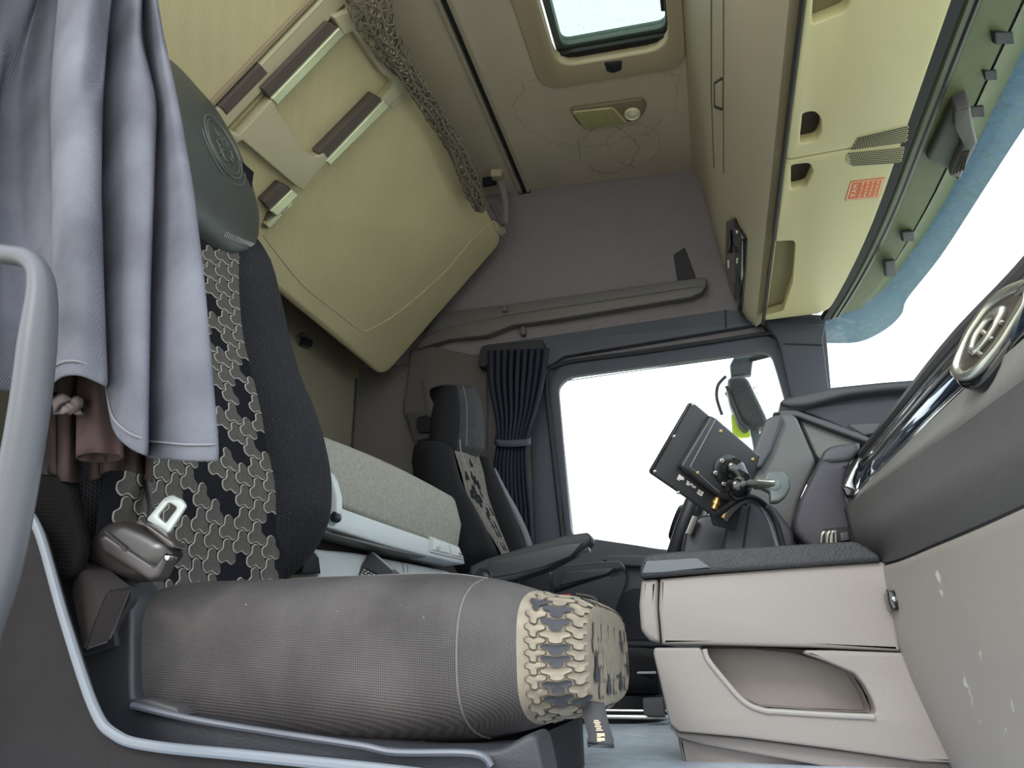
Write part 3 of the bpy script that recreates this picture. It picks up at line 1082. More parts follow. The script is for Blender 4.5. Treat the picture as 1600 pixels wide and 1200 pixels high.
lad('side_rail', [(330, 186), (348, 196), (372, 208), (360, 216), (345, 210), (336, 205)], beige_plastic)
lad('step', [(400, 96), (412, 110), (348, 176), (336, 162)], ladder_dark, 0.02, 0.02, 0.002, 'dark step tread')

# net bundle along the front edge of the bunk
npx = [(560, -30, 34), (576, 2, 32), (610, 75, 22), (644, 127, 14), (694, 200, 13), (719, 250, 14), (741, 298, 14), (752, 324, 11)]
npth, nrad = [], []
for x, y, hw in npx:
    p = AP(x, y, (BPL[0] + BN * 0.075, BN))
    npth.append(p)
    nrad.append(hw / F * ((p - CAM).length) * 0.92)
npth = catmull(npth, 8)
nr2 = [nrad[min(len(nrad) - 1, i // 8)] * (1 - (i % 8) / 8) + nrad[min(len(nrad) - 1, i // 8 + 1)] * ((i % 8) / 8) for i in range(len(npth))]
bm = bmesh.new()
cum = [0.0]
for a, b in zip(npth, npth[1:]):
    cum.append(cum[-1] + (b - a).length)


def nat(s, a, shrink=1.0):
    s = max(0.0, min(cum[-1] - 1e-4, s))
    for i in range(len(cum) - 1):
        if cum[i + 1] >= s:
            break
    f = (s - cum[i]) / (cum[i + 1] - cum[i])
    p = npth[i].lerp(npth[i + 1], f)
    t_ = (npth[i + 1] - npth[i]).normalized()
    r_ = (nr2[i] * (1 - f) + nr2[i + 1] * f) * shrink * (1 + 0.22 * math.sin(3 * a + s * 17) + 0.08 * math.sin(7 * a - s * 31))
    u = BN.copy()
    u = (u - t_ * u.dot(t_)).normalized()
    w = t_.cross(u)
    return p + (u * math.sin(a) * 0.75 + w * math.cos(a)) * r_


for layer, shrink, nc in ((0, 1.0, 10), (1, 0.66, 7)):
    da = 2 * math.pi / nc
    ds = 0.021
    k = 0
    s = 0.0
    rowi = 0
    while s < cum[-1]:
        for j in range(nc):
            a0 = (j + 0.5 * (rowi % 2)) * da
            A = nat(s, a0, shrink)
            B = nat(s + ds * 0.45, a0, shrink)
            c1 = nat(s + ds, a0 + da / 2, shrink)
            c2 = nat(s + ds, a0 - da / 2, shrink)
            for p, q in ((A, B), (B, c1), (B, c2)):
                if (p - q).length > 1e-4:
                    add_tube(bm, [p, q], 0.0021, 4, cap=False)
        s += ds
        rowi += 1
# gathered end and draw cords
add_tube(bm, [nat(cum[-1], a * math.pi / 6, 0.9) for a in range(13)], 0.006, 6)
for a in (0.6, 1.5, 2.4):
    add_tube(bm, [nat(cum[-1] * i / 30, a + 0.15 * math.sin(i), 0.95) for i in range(31)], 0.004, 5)
no_ = put('luggage_net', fin(bm), net_mat)
tag(no_, 'taupe mesh net bundled along the raised edge of the upper bunk', 'net')

# strap bracket on the ceiling corner
sb_ = thing('strap_bracket', AY(778, 290, 2.45), 'brown-beige bracket with hanging dark strap where bunk edge meets the ceiling', 'bracket')
bx = AY(777, 273, 2.38)
box('anchor_block', bx, (0.05, 0.05, 0.035), console_rear, sb_, rot=Euler((0.2, 0.1, 0.1)).to_matrix(), bev=0.008)
box('mount_plate', AY(765, 283, 2.42), (0.06, 0.02, 0.045), black_plastic, sb_, bev=0.004)
bm = bmesh.new()
sp_ = [AY(783, 282, 2.385), AY(790, 318, 2.39), AY(789, 350, 2.38)]
add_tube(bm, catmull(sp_, 5), 0.012, 8, flat=0.2, ref=V((1, 0, 0)))
put('strap', fin(bm), carpet, sb_)

# ledge on the felt side wall
lg = thing('side_ledge', AP(950, 470, UPL), 'long warm-grey plastic ledge on the dark felt wall above the door', 'ledge')
LPL = (UPL[0] + UPL[1] * 0.045, UPL[1])
pxplate('ledge_top', [(680, 490), (800, 474), (1088, 434), (1105, 434), (1104, 448), (1080, 450), (800, 492), (700, 512), (660, 530)], LPL, 0.042, ledge_mat, lg, bev=0.006, rnd=0.006)
pxplate('ledge_lip', [(660, 528), (700, 510), (800, 491), (1080, 449), (1104, 446), (1098, 456), (1080, 464), (860, 500), (800, 508), (760, 524), (700, 530), (650, 545)], (LPL[0] + UPL[1] * 0.006, UPL[1]), 0.048, mat('warm_grey_lip', (96, 90, 88), 0.5, bump=(900, 0.15)), lg, bev=0.006, rnd=0.008)
box('clip', AP(789, 482, (LPL[0] + UPL[1] * 0.015, UPL[1])), (0.022, 0.012, 0.03), ledge_mat, lg, bev=0.003)
box('hook', AP(818, 518, (UPL[0] + UPL[1] * 0.02, UPL[1])), (0.022, 0.03, 0.04), ledge_mat, lg, bev=0.008)
pxplate('felt_patch', [(1052, 398), (1070, 386), (1088, 434), (1058, 438)], (UPL[0] + UPL[1] * 0.004, UPL[1]), 0.01, mat('blue_black_felt', (56, 56, 60), 0.95), lg, bev=0.001, rnd=0.008)

# ------------------------------------------------------------------ far side: lining details, curtain, mirror
wl2 = thing('side_wall_panel', AY(650, 660, 2.57), 'grey-brown moulded rear side panel with black handle recess behind the driver seat', 'wall panel')
pxplate('panel', [(640, 545), (660, 535), (700, 545), (760, 558), (760, 760), (640, 760), (650, 700), (628, 640), (636, 590)], plY(2.57), 0.03, mat('brown_grey_panel', (94, 88, 86), 0.9, noise_=(150, 0.1), spec=0.15), wl2, bev=0.012, rnd=0.03)
pxplate('recess', [(634, 645), (668, 640), (690, 650), (685, 716), (660, 722), (652, 712)], plY(2.555), 0.02, grey_black, wl2, bev=0.006, rnd=0.012)
pxplate('recess_grip', [(651, 652), (668, 648), (680, 652), (680, 674), (654, 676), (650, 668)], plY(2.54), 0.02, black_plastic, wl2, bev=0.004, rnd=0.008)
pxplate('catch', [(650, 688), (674, 682), (690, 684), (684, 712), (660, 716)], plY(2.54), 0.02, black_plastic, wl2, bev=0.004, rnd=0.006)
tube('cord', catmull([AY(660, 592, 2.56), AY(664, 615, 2.54), AY(668, 645, 2.52), AY(672, 652, 2.52)], 5), 0.004, grey_black, wl2, seg=6)
tube('seam', [V((-1.395, 2.568, 0.85)), V((-1.395, 2.568, 1.30))], 0.004, frame_dark, wl2, seg=6)
rl = thing('rear_wall_clip', AX(482, 532, -1.39), 'small grey clip plate on the beige rear wall under the raised bunk', 'clip')
pxplate('plate', [(464, 526), (474, 520), (486, 528), (484, 546), (470, 540)], plX(-1.395), 0.01, ledge_mat, rl, bev=0.002, rnd=0.006)
pxplate('clip', [(474, 526), (490, 532), (488, 542), (474, 538)], plX(-1.38), 0.02, black_plastic, rl, bev=0.002)

ch = thing('curtain_track', AY(800, 550, 2.53), 'black curtain track above the gathered dark curtain by the driver window', 'curtain track')
pxplate('track', [(746, 572), (750, 545), (760, 538), (848, 530), (852, 546), (840, 552), (770, 560), (756, 574)], plY(2.50), 0.06, frame_dark, ch, bev=0.006, rnd=0.01)

# gathered curtain: pleated sheet in three height zones


def pleat_curtain(name, left, right, y, npl, amp, m, label, thick=0.004, twist=0.0, seg=14):
    """left/right: pixel edge polylines from top to bottom with equal counts"""
    Lp = catmull([V((x, yy, 0)) for x, yy in left], 6)
    Rp = catmull([V((x, yy, 0)) for x, yy in right], 6)
    rows = []
    n = npl * seg
    for k, (a, b) in enumerate(zip(Lp, Rp)):
        row = []
        for j in range(n + 1):
            f = j / n
            ff = f + 0.35 / npl * math.sin(2 * math.pi * f * npl + 0.8) / (2 * math.pi) * 2
            px, py = a.x + (b.x - a.x) * ff, a.y + (b.y - a.y) * ff
            w = 1 - 0.3 * math.sin(f * 9 + k * 0.08)
            row.append(AY(px, py, y + amp * w * math.sin(2 * math.pi * f * npl + 0.25 * math.sin(k * 0.2)) + twist * f))
        rows.append(row)
    bm = bmesh.new()
    add_loft(bm, rows, cap=False, closed=False)
    return rows, bm


rows, bm = pleat_curtain('c', [(760, 548), (762, 600), (772, 650), (776, 688), (770, 730), (770, 800), (772, 870)],
                         [(856, 544), (850, 590), (838, 640), (824, 688), (824, 740), (830, 800), (834, 870)], 2.48, 9, 0.028, curtain_far, '')
fc = thing('side_curtain', AY(800, 860, 2.48), 'dark gathered curtain tied back beside the driver window', 'curtain')
o = put('cloth', fin(bm), curtain_far, fc, angle=180)
s = o.modifiers.new('solid', 'SOLIDIFY')
s.thickness = 0.004
tie = [AY(774, 690, 2.44), AY(790, 693, 2.425), AY(812, 692, 2.425), AY(828, 690, 2.44), AY(826, 683, 2.52), AY(800, 680, 2.53), AY(776, 684, 2.52)]
bm = bmesh.new()
tp = catmull(tie, 5, closed=True)
hh = V((0, 0, 0.013))
rr = [[p + hh, p - hh] for p in tp]
rr.append(rr[0])
add_loft(bm, rr, cap=False, closed=False)
o = put('tieback', fin(bm), mat('tieback_band', (70, 72, 86), 0.8), fc)
o.modifiers.new('solid', 'SOLIDIFY').thickness = 0.004

# door panel below the driver window
dp = thing('door_panel', AY(960, 900, 2.56), 'grey driver door panel with dark speaker area under the bright side window', 'door panel')
pxplate('panel', [(840, 852), (905, 838), (1000, 852), (1080, 866), (1080, 1010), (930, 1010), (840, 1000)], plY(2.55), 0.04, mat('door_grey', (80, 80, 86), 0.6, bump=(600, 0.2)), dp, bev=0.01, rnd=0.01)
pxplate('speaker_area', [(966, 935), (985, 920), (1060, 915), (1060, 1000), (972, 1000), (960, 970)], plY(2.535), 0.02, mat('speaker_black_blue', (46, 47, 56), 0.8), dp, bev=0.006, rnd=0.015)
pxplate('armrest_ledge', [(940, 875), (950, 868), (1000, 868), (1060, 874), (1060, 888), (985, 884), (952, 882)], plY(2.50), 0.05, mat('door_grey', (80, 80, 86)), dp, bev=0.006, rnd=0.006)
tube('panel_line', catmull([AY(968, 872, 2.53), AY(980, 900, 2.53), AY(972, 930, 2.53), AY(962, 960, 2.53), AY(966, 1000, 2.53)], 5), 0.004, frame_dark, dp, seg=6)
hb = catmull([AY(900, 930, 2.46), AY(920, 933, 2.46), AY(930, 938, 2.46), AY(932, 952, 2.47)], 4)
tube('pull_handle', hb, 0.008, satin, dp, seg=8, label='pale metal pull handle')
rbn = thing('red_button', AY(886, 934, 2.0), 'small red belt buckle button beside the driver seat armrests', 'button')
box('buckle', AY(886, 946, 2.0), (0.03, 0.02, 0.05), black_plastic, rbn, bev=0.004)
box('press_button', AY(886, 934, 1.995), (0.022, 0.016, 0.02), red, rbn, bev=0.003)

# exterior mirror seen through the driver window
mr = thing('exterior_mirror', AY(1168, 625, 2.92), 'dark blue-grey exterior mirror housing beyond the driver window', 'mirror')
MPL = plY(2.90)
pxplate('housing', [(1136, 590), (1150, 585), (1168, 588), (1198, 650), (1202, 664), (1174, 668), (1158, 656), (1140, 615)], MPL, 0.10, mat('mirror_blue_grey', (15, 17, 25), 0.5, noise_=(60, 0.1)), mr, bev=0.02, rnd=0.03)
pxplate('housing_edge', [(1134, 600), (1140, 610), (1158, 655), (1172, 668), (1164, 674), (1154, 664), (1140, 630)], plY(2.89), 0.08, mat('mirror_dark', (8, 9, 13), 0.5), mr, bev=0.01, rnd=0.01)
bm = bmesh.new()
rs = random.Random(5)
for k in range(26):
    c = AY(1160 + rs.uniform(-10, 26), 612 + rs.uniform(-14, 40), 2.899)
    if abs((c - AY(1168, 630, 2.899)).length) < 0.1:
        bmesh.ops.create_icosphere(bm, subdivisions=1, radius=0.0035, matrix=Matrix.Translation(c))
put('rivet', fin(bm), frame_dark, mr)
pxplate('arm', [(1140, 570), (1146, 558), (1178, 554), (1174, 584), (1142, 588)], plY(2.93), 0.05, mat('arm_pale', (58, 68, 72), 0.4, noise_=(90, 0.2)), mr, bev=0.01)
pxplate('arm', [(1172, 670), (1186, 668), (1192, 700), (1178, 704)], plY(2.93), 0.05, mat('arm_pale', (58, 68, 72), 0.4), mr, bev=0.01)
pxplate('mirror_glass', [(1142, 648), (1148, 640), (1170, 670), (1174, 682), (1156, 684), (1144, 676)], plY(2.93), 0.02, hi_vis_reflection, mr, bev=0.004, rnd=0.012, label='mirror glass with a yellow-green reflection painted in')  # reflection painted as flat matt yellow on the glass
tube('bracket', [AY(1176, 560, 2.93), V((0.42, 2.80, 1.30)), V((0.46, 2.64, 1.27))], 0.014, frame_dark, mr, seg=10)
tube('cable', catmull([AY(1134, 588, 2.95), AY(1122, 602, 2.95), AY(1120, 622, 2.95), AY(1128, 648, 2.95)], 6), 0.007, frame_dark, mr, seg=8)

# ------------------------------------------------------------------ seats
def bolster(name, rowsI, rowsO, depth_n, bulge, back, m, parent, label=None, e=2.4):
    """pillow between an inner and an outer edge, given from bottom to top"""
    I = catmull(rowsI, 5)
    O = catmull(rowsO, 5)
    rings = []
    n = len(I)
    for k, (a, b) in enumerate(zip(I, O)):
        c = (a + b) / 2
        u = (b - a)
        hu = u.length / 2
        u = u.normalized()
        nn = (V(depth_n) - u * V(depth_n).dot(u)).normalized()
        f = k / (n - 1)
        taper = min(1.0, 0.35 + 4.0 * min(f, 1 - f) + 0.001)
        c2 = c - nn * (back / 2 - bulge / 2)
        rings.append(sring(c2, u, nn, hu * (0.8 + 0.2 * taper), (back + bulge) / 2 * taper, e, 26))
    return loft(name, rings, m, parent, angle=60, label=label)


# passenger seat --------------------------------------------------------------
ps = thing('passenger_seat', (-0.45, 1.0, 0.0), 'large dusty grey passenger seat with tripod-patterned backrest in the foreground', 'seat')
UPV, NRM = V((-0.286, 0, 0.958)), V((0.958, 0, 0.286))

# backrest centre
pI = [(418, 900), (421, 830), (422, 760), (408, 690), (400, 640), (386, 580), (372, 520), (366, 450), (364, 385), (362, 350)]
pO = [(476, 905), (512, 850), (523, 765), (512, 690), (492, 635), (470, 590), (456, 540), (440, 480), (408, 375), (392, 345)]
YI, YO = 1.04, 1.18
rI = [AY(x, y, YI) for x, y in pI]
rO = [AY(x, y, YO) for x, y in pO]
rIc = catmull(rI, 5)


def edgeX(z):
    for a, b in zip(rIc, rIc[1:]):
        if a.z <= z <= b.z:
            f = (z - a.z) / (b.z - a.z)
            return a.x + (b.x - a.x) * f
    return rIc[-1].x if z > rIc[-1].z else rIc[0].x - (rIc[0].z - z) * -0.3


def bsurf(u, v):                              # u = Y, v = z
    f = (u - 0.90) / 0.16
    x = edgeX(v) - 0.018 * (1 - min(1, f * f)) + 0.004
    return V((x, u, v)), NRM


bm = bmesh.new()
nu, nv = 12, 40
g = [[bm.verts.new(bsurf(0.68 + (YI + 0.04 - 0.68) * i / nu, 0.20 + 0.96 * j / nv)[0]) for i in range(nu + 1)] for j in range(nv + 1)]
for j in range(nv):
    for i in range(nu):
        bm.faces.new((g[j][i], g[j][i + 1], g[j + 1][i + 1], g[j + 1][i]))
pattern_into(bm, bsurf, 0.69, YI + 0.035, 0.19, 1.10, 0.0124, 12, 1, 2, lift=0.002, keep=0.80)
me = bpy.data.meshes.new('m')
bm.normal_update()
bm.to_mesh(me)
bm.free()
put('backrest_centre', me, [pat_black, pat_rim, pat_core], ps, label='grey tripod-patterned centre panel')
bolster('backrest_bolster', rI, rO, (0.93, 0.1, 0.2), 0.035, 0.14, seat_weave, ps, label='black woven side bolster')
# near bolster, mostly behind the curtain
nI = [V((edgeX(z) + 0.005, 0.745, z)) for z in (0.26, 0.4, 0.6, 0.8, 1.0, 1.12)]
nO = [V((edgeX(z) + d, 0.655, z)) for z, d in ((0.26, -0.04), (0.4, -0.03), (0.6, -0.03), (0.8, -0.05), (1.0, -0.07), (1.12, -0.09))]
bolster('backrest_bolster', nO, nI, (0.93, -0.1, 0.2), 0.01, 0.14, seat_weave, ps, label='black woven side bolster')
# back shell
rings = []
for k in range(7):
    z = 0.24 + 0.9 * k / 6
    rings.append(sring(V((edgeX(z) - 0.10, 0.915, z)), V((0, 1, 0)), NRM, 0.245 - 0.03 * (k / 6) ** 2, 0.065, 4, 28))
loft('back_shell', rings, black_plastic, ps)
# pale side cap and lever beside the backrest
pxplate('recliner_cap', [(512, 735), (521, 748), (528, 775), (528, 800), (520, 815), (512, 822)], plY(1.21), 0.02, white_plastic, ps, bev=0.004, rnd=0.006)
pxplate('recliner_knob', [(514, 806), (521, 797), (527, 803), (526, 812), (518, 816)], plY(1.205), 0.02, black_plastic, ps, bev=0.003, rnd=0.005)
tube('stitch_line', catmull([AY(395, 660, 1.06) + NRM * 0.045, AY(430, 642, 1.115) + NRM * 0.03, AY(470, 610, 1.17) + NRM * 0.012], 6), 0.0018, thread, ps, seg=6)

# headrest: grey leather pillow with stitched lower edge and embossed roundel
hI = []
HB = AY(352, 380, 1.03)
prof = [(q * .93, a * .93, b * .93) for q, a, b in [(-0.085, 0.05, 0.012), (-0.078, 0.085, 0.028), (-0.05, 0.135, 0.048), (0.0, 0.172, 0.062), (0.03, 0.186, 0.068), (0.09, 0.195, 0.078), (0.18, 0.182, 0.080), (0.27, 0.155, 0.072), (0.34, 0.122, 0.058), (0.40, 0.08, 0.035), (0.415, 0.04, 0.015)]]
HU = V((-0.30, 0, 0.954))
HN = V((0.954, 0, 0.30))
HO = V((-0.868, 0.963, 0.996))
rings = []
for s_, hw, hd_ in prof:
    rings.append(sring(HO + HU * s_ + HN * (-0.035), V((0, 1, 0)), HN, hw, hd_, 3.2, 40))
hr = loft('headrest', rings, leather, ps, angle=60, label='grey-green leather headrest')


def hface(y, s_, lift=0.0):
    for (a, b) in zip(prof, prof[1:]):
        if a[0] <= s_ <= b[0]:
            f = (s_ - a[0]) / (b[0] - a[0])
            hw, hd_ = a[1] + (b[1] - a[1]) * f, a[2] + (b[2] - a[2]) * f
            q = min(0.98, abs(y) / hw)
            d = hd_ * (1 - q ** 3.2) ** (1 / 3.2)
            return HO + HU * s_ + HN * (-0.035 + d + lift) + V((0, y, 0))
    return HO + HU * s_


# stitches
bm = bmesh.new()
for i in range(26):
    y = 0.03 + 0.135 * i / 25
    sl0 = -0.066 + 0.066 * (y / 0.165) ** 2
    a = hface(y * 0.99, sl0, 0.001)
    b = hface(y, sl0 + 0.010, 0.001)
    add_tube(bm, [a, b], 0.0011, 5)
put('stitching', fin(bm), thread, hr)
# embossed roundel: two rings and a crowned beast's head drawn in raised lines
LC, LS = 0.018, 0.150


def ring_pts(r, a0=0, a1=360, n=40):
    return [hface(LC + r * math.cos(math.radians(a0 + (a1 - a0) * i / n)), LS + r * 1.25 * math.sin(math.radians(a0 + (a1 - a0) * i / n)), 0.001) for i in range(n + 1)]


bm = bmesh.new()
add_tube(bm, ring_pts(0.060), 0.0022, 6)
add_tube(bm, ring_pts(0.052), 0.0016, 6)
for a0, a1 in ((190, 258), (282, 350)):
    add_tube(bm, ring_pts(0.072, a0, a1, 16), 0.0016, 6)


def crest(pts, w=0.0017):
    add_tube(bm, catmull([hface(LC + x * 0.045, LS + y * 0.055, 0.001) for x, y in pts], 4), w, 6)


crest([(-.5, .55), (-.35, .3), (-.2, .6), (0, .32), (.2, .6), (.35, .3), (.5, .55)])
crest([(-.45, .25), (0, .15), (.45, .25)])
crest([(.45, .1), (.6, -.15), (.4, -.3), (.55, -.45), (.2, -.4)])
crest([(.3, .05), (.0, .0), (-.3, .1), (-.55, -.1), (-.4, -.3), (-.6, -.5)])
crest([(.15, -.15), (-.1, -.2), (-.25, -.45), (-.1, -.75), (.2, -.6)])
crest([(-.2, -.1), (-.4, -.2), (-.35, -.55), (-.5, -.75)])
put('embossed_emblem', fin(bm), mat('leather_emboss', (80, 84, 82), 0.4), hr)
# black side piece between headrest and bunk
loft('headrest_back', [sring(HO + HU * s_ + HN * (-0.105), V((0, 1, 0)), HN, hw * 0.90, 0.03, 3, 24) for s_, hw in ((0.0, 0.16), (0.1, 0.19), (0.22, 0.175), (0.30, 0.13))], black_plastic, ps)

# cushion ---------------------------------------------------------------------
CX0, CX1 = -0.700, -0.182
CYN, CYF = 0.715, 1.19


def cush(s_, a):
    """s_ 0..1 from back to front, a = angle round the section (0 = far, 90 = up, 180 = near)"""
    x = CX0 + (CX1 - CX0) * s_
    top = 0.258 - 0.008 * s_ - 0.030 * max(0, (s_ - 0.72) / 0.28) ** 2.0
    bot = 0.070 - 0.012 * math.sin(math.pi * min(1, s_ * 1.1)) - 0.004 + 0.022 * max(0, (s_ - 0.80) / 0.2) ** 2
    if s_ < 0.1:
        top -= 0.03 * (1 - s_ / 0.1) ** 2
        bot += 0.025 * (1 - s_ / 0.1) ** 2
    hw = (CYF - CYN) / 2
    ny = 1.0
    if s_ > 0.82:
        ny = 1 - 0.14 * ((s_ - 0.82) / 0.18) ** 2
    if s_ < 0.08:
        ny = 1 - 0.08 * (1 - s_ / 0.08) ** 2
    ca, sa = math.cos(math.radians(a)), math.sin(math.radians(a))
    e = 3.6
    k = (abs(ca) ** e + abs(sa) ** e) ** (-1 / e)
    return V((x, (CYN + CYF) / 2 + ca * k * hw * ny, (top + bot) / 2 + sa * k * (top - bot) / 2))


NS, NA = 56, 64
SF = 0.965                                    # from here on the patterned front cover
bm = bmesh.new()
rg = [[cush(i / NS * SF, 360.0 * j / NA) for j in range(NA)] for i in range(NS + 1)]
# rounded back end
c0 = sum(rg[0], V((0, 0, 0))) / NA
rb = [[c0 + (p - c0) * f + V((dx, 0, 0)) for p in rg[0]] for f, dx in ((0.55, -0.012), (0.85, -0.008))]
add_loft(bm, rb + rg)
cu_ = put('cushion', fin(bm), cushion_weave, ps, angle=60, label='dusty grey woven cushion side')
# front cover with pattern: follows the cushion then rounds over the nose


def nose(s_, a):
    """s_ 0..1 over the cover: first 0.5 along the cushion, then round the front face"""
    if s_ < 0.2:
        return cush(SF + (1 - SF) * s_ / 0.2, a)
    t_ = (s_ - 0.2) / 0.8
    r0 = cush(1.0, a)
    c = V((CX1, (CYN + CYF) / 2, 0.150))
    # quarter turn of 4 cm, then the flat of the front face
    if t_ < 0.5:
        g = math.pi / 2 * t_ / 0.5
        q, dx = 1 - 0.17 * (1 - math.cos(g)), 0.048 * math.sin(g)
    else:
        q, dx = 0.83 * (1 - (t_ - 0.5) / 0.5 * 0.99), 0.048 + 0.004 * (t_ - 0.5) / 0.5
    return V((CX1 + dx, c.y + (r0.y - c.y) * q, c.z + (r0.z - c.z) * (1 - (1 - q) * 1.35 if q > 0.83 else 1 - 0.17 * 1.35 - (0.83 - q) / 0.83 * (1 - 0.17 * 1.35))))


bm = bmesh.new()
rg = [[nose(i / 40, 360.0 * j / NA) for j in range(NA)] for i in range(41)]
add_loft(bm, rg, cap=False)


def nsurf(u, v):                              # u over arc length from near side, v along
    s_ = max(0, min(0.6, v / 0.10 * 0.6))
    a = 180 + 57.3 * u / 0.16
    p = nose(s_, a)
    q1, q2 = nose(min(1, s_ + 0.01), a), nose(s_, a + 1)
    n = (q1 - p).cross(q2 - p)
    if n.length < 1e-9:
        n = V((1, 0, 0))
    n.normalize()
    if n.dot(p - V((CX1 - 0.1, 1.0, 0.15))) < 0:
        n = -n
    return p, n


pattern_into(bm, lambda a, b: nsurf(b, a), 0.003, 0.099, -0.42, 0.28, 0.0092, 5, 1, 2, lift=0.0024, keep=0.70, dark=True)


def fsurf(u, v):                              # the flat front face, u = Y, v = z
    return V((CX1 + 0.0492, u, v)), V((1, 0, 0))


fr_ = nose(0.6, 0)
fy = abs(fr_.y - (CYN + CYF) / 2) * 0.97
fz0, fz1 = nose(0.6, 270).z + 0.004, nose(0.6, 90).z - 0.004
pattern_into(bm, fsurf, (CYN + CYF) / 2 - fy, (CYN + CYF) / 2 + fy, fz0, fz1, 0.0105, 8, 1, 2, lift=0.0014, keep=0.70, dark=True)
bmesh.ops.recalc_face_normals(bm, faces=bm.faces[:])
me = bpy.data.meshes.new('m')
bm.to_mesh(me)
bm.free()
put('cushion_front', me, [pat_tan, pat_tan_rim, pat_tan, pat_grey], ps, angle=50, label='tan tripod-patterned cushion front')
# seam piping on the cushion
sm = [(1.0, 0)]
tube('seam_piping', [cush(0.875 - 0.02 * math.sin((a - 110) / 136 * math.pi), a) for a in range(128, 240, 6)], 0.0012, mat('piping_grey', (104, 100, 98), 0.9), ps, seg=6)
pp = [cush(i / 60, 116 + 14 * (i / 60 - 0.3)) for i in range(20, 53)]
tube('seam_piping', pp, 0.0011, mat('piping_grey', (104, 100, 98), 0.9), ps, seg=6)
tube('lower_seam', [cush(i / 60, 229) for i in range(4, 46)], 0.003, mat('piping_brown', (92, 78, 78), 0.9), ps, seg=6)
# pull strap under the nose
stp_ = [AY(926, 1098, 0.80), AY(932, 1128, 0.79), AY(938, 1150, 0.785), AY(940, 1170, 0.78)]
bm = bmesh.new()
sw = V((0.0125, 0, -0.001))
sl_ = catmull(stp_, 5)
add_loft(bm, [[p - sw * (1.0 if k < 12 else 1.1), p + sw + (V((0, 0, 0.010)) if k == len(sl_) - 1 else V((0, 0, 0)))] for k, p in enumerate(sl_)], cap=False, closed=False)
pst = put('pull_strap', fin(bm), mat('strap_grey', (64, 64, 66), 0.85), ps)
pst.modifiers.new('solid', 'SOLIDIFY').thickness = 0.003
bm = bmesh.new()
for (x, y) in ((936, 1149), (942, 1149), (936, 1155), (942, 1154)):
    add_box(bm, AY(x, y, 0.780), (0.004, 0.001, 0.004))
for k in range(6):
    add_box(bm, AY(932 + k * 0.9, 1126 + k * 3, 0.782), (0.005 + 0.002 * (k % 2), 0.001, 0.0012))
put('strap_print', fin(bm), mat('print_tan', (190, 175, 150), 0.7), pst)

# shell and console under the seat
SPY = plY(0.70)
pxplate('side_shell', [(40, 806), (130, 830), (205, 930), (206, 1085), (214, 1106), (500, 1158), (650, 1170), (780, 1172), (836, 1140), (852, 1210), (852, 1270), (300, 1270), (130, 1180), (60, 1000)],
        SPY, 0.06, seat_shell, ps, bev=0.006, rnd=0.012)
tube('shell_edge', catmull([AY(206, 1102, 0.692), AY(300, 1124, 0.692), AY(420, 1144, 0.692), AY(560, 1165, 0.69), AY(620, 1176, 0.69), AY(740, 1178, 0.69), AY(768, 1198, 0.69)], 6), 0.0035, mat('shell_edge', (90, 93, 102), 0.4), ps, seg=8)
rings = [sring(V((-0.43, 1.0, z)), V((1, 0, 0)), V((0, 1, 0)), 0.22, 0.24, 6, 28) for z in (0.0, 0.03, 0.07)]
loft('seat_base', rings, black_plastic, ps)
pxplate('slide_rail', [(203, 1092), (232, 1093), (275, 1106), (280, 1118), (206, 1108)], plY(0.695), 0.03, grey_black, ps, bev=0.003)

# door-step trim with pale worn edge, in front of the seat shell
st = pxplate('step_trim', [(-60, 740), (40, 800), (62, 826), (100, 960), (150, 1118), (180, 1150), (240, 1168), (400, 1184), (600, 1204), (900, 1240), (900, 1330), (-60, 1330)], plY(0.62), 0.012, step_plastic, bev=0.006, rnd=0.01)
tag(st, 'brown-black plastic door step trim at the bottom left corner', 'door step trim')
tube('worn_edge', catmull([AY(44, 800, 0.618), AY(64, 840, 0.615), AY(100, 966, 0.615), AY(146, 1104, 0.615), AY(180, 1148, 0.615), AY(240, 1166, 0.615), AY(400, 1182, 0.615), AY(600, 1203, 0.615), AY(720, 1218, 0.615)], 7), 0.0048, step_rim, st, seg=10, label='pale worn edge')

# lower B-pillar lining behind the curtain
pl_ = pxplate('pillar_lining', [(-80, 735), (60, 738), (108, 744), (116, 800), (128, 850), (112, 905), (-80, 905)], plY(0.645), 0.02, mat('pillar_black', (20, 19, 20), 0.8, weave=(220, 0.2), noise_=(20, .2), spec=0.05), bev=0.01, rnd=0.02)
tag(pl_, 'black pillar lining below the curtain hem beside the passenger seat', 'pillar lining')

# belt buckle and its pocket --------------------------------------------------
bpk = thing('buckle_holder', AY(155, 1000, 0.69), 'black plastic belt stalk holder standing in a pocket of the seat shell', 'buckle holder')
pxplate('pocket', [(98, 924), (115, 880), (150, 876), (206, 915), (206, 935), (178, 985), (182, 1010), (126, 1026)], plY(0.694), 0.012, frame_dark, bpk, bev=0.003, rnd=0.005)


def prism_px(name, front, dvec, yv, m, parent, bev=0.004, rnd=0.004):
    pts = [AY(x, y, yv) for x, y in front]
    return put(name, plate_mesh([pts], (0, -1, 0), dvec, bev, rnd), m, parent)


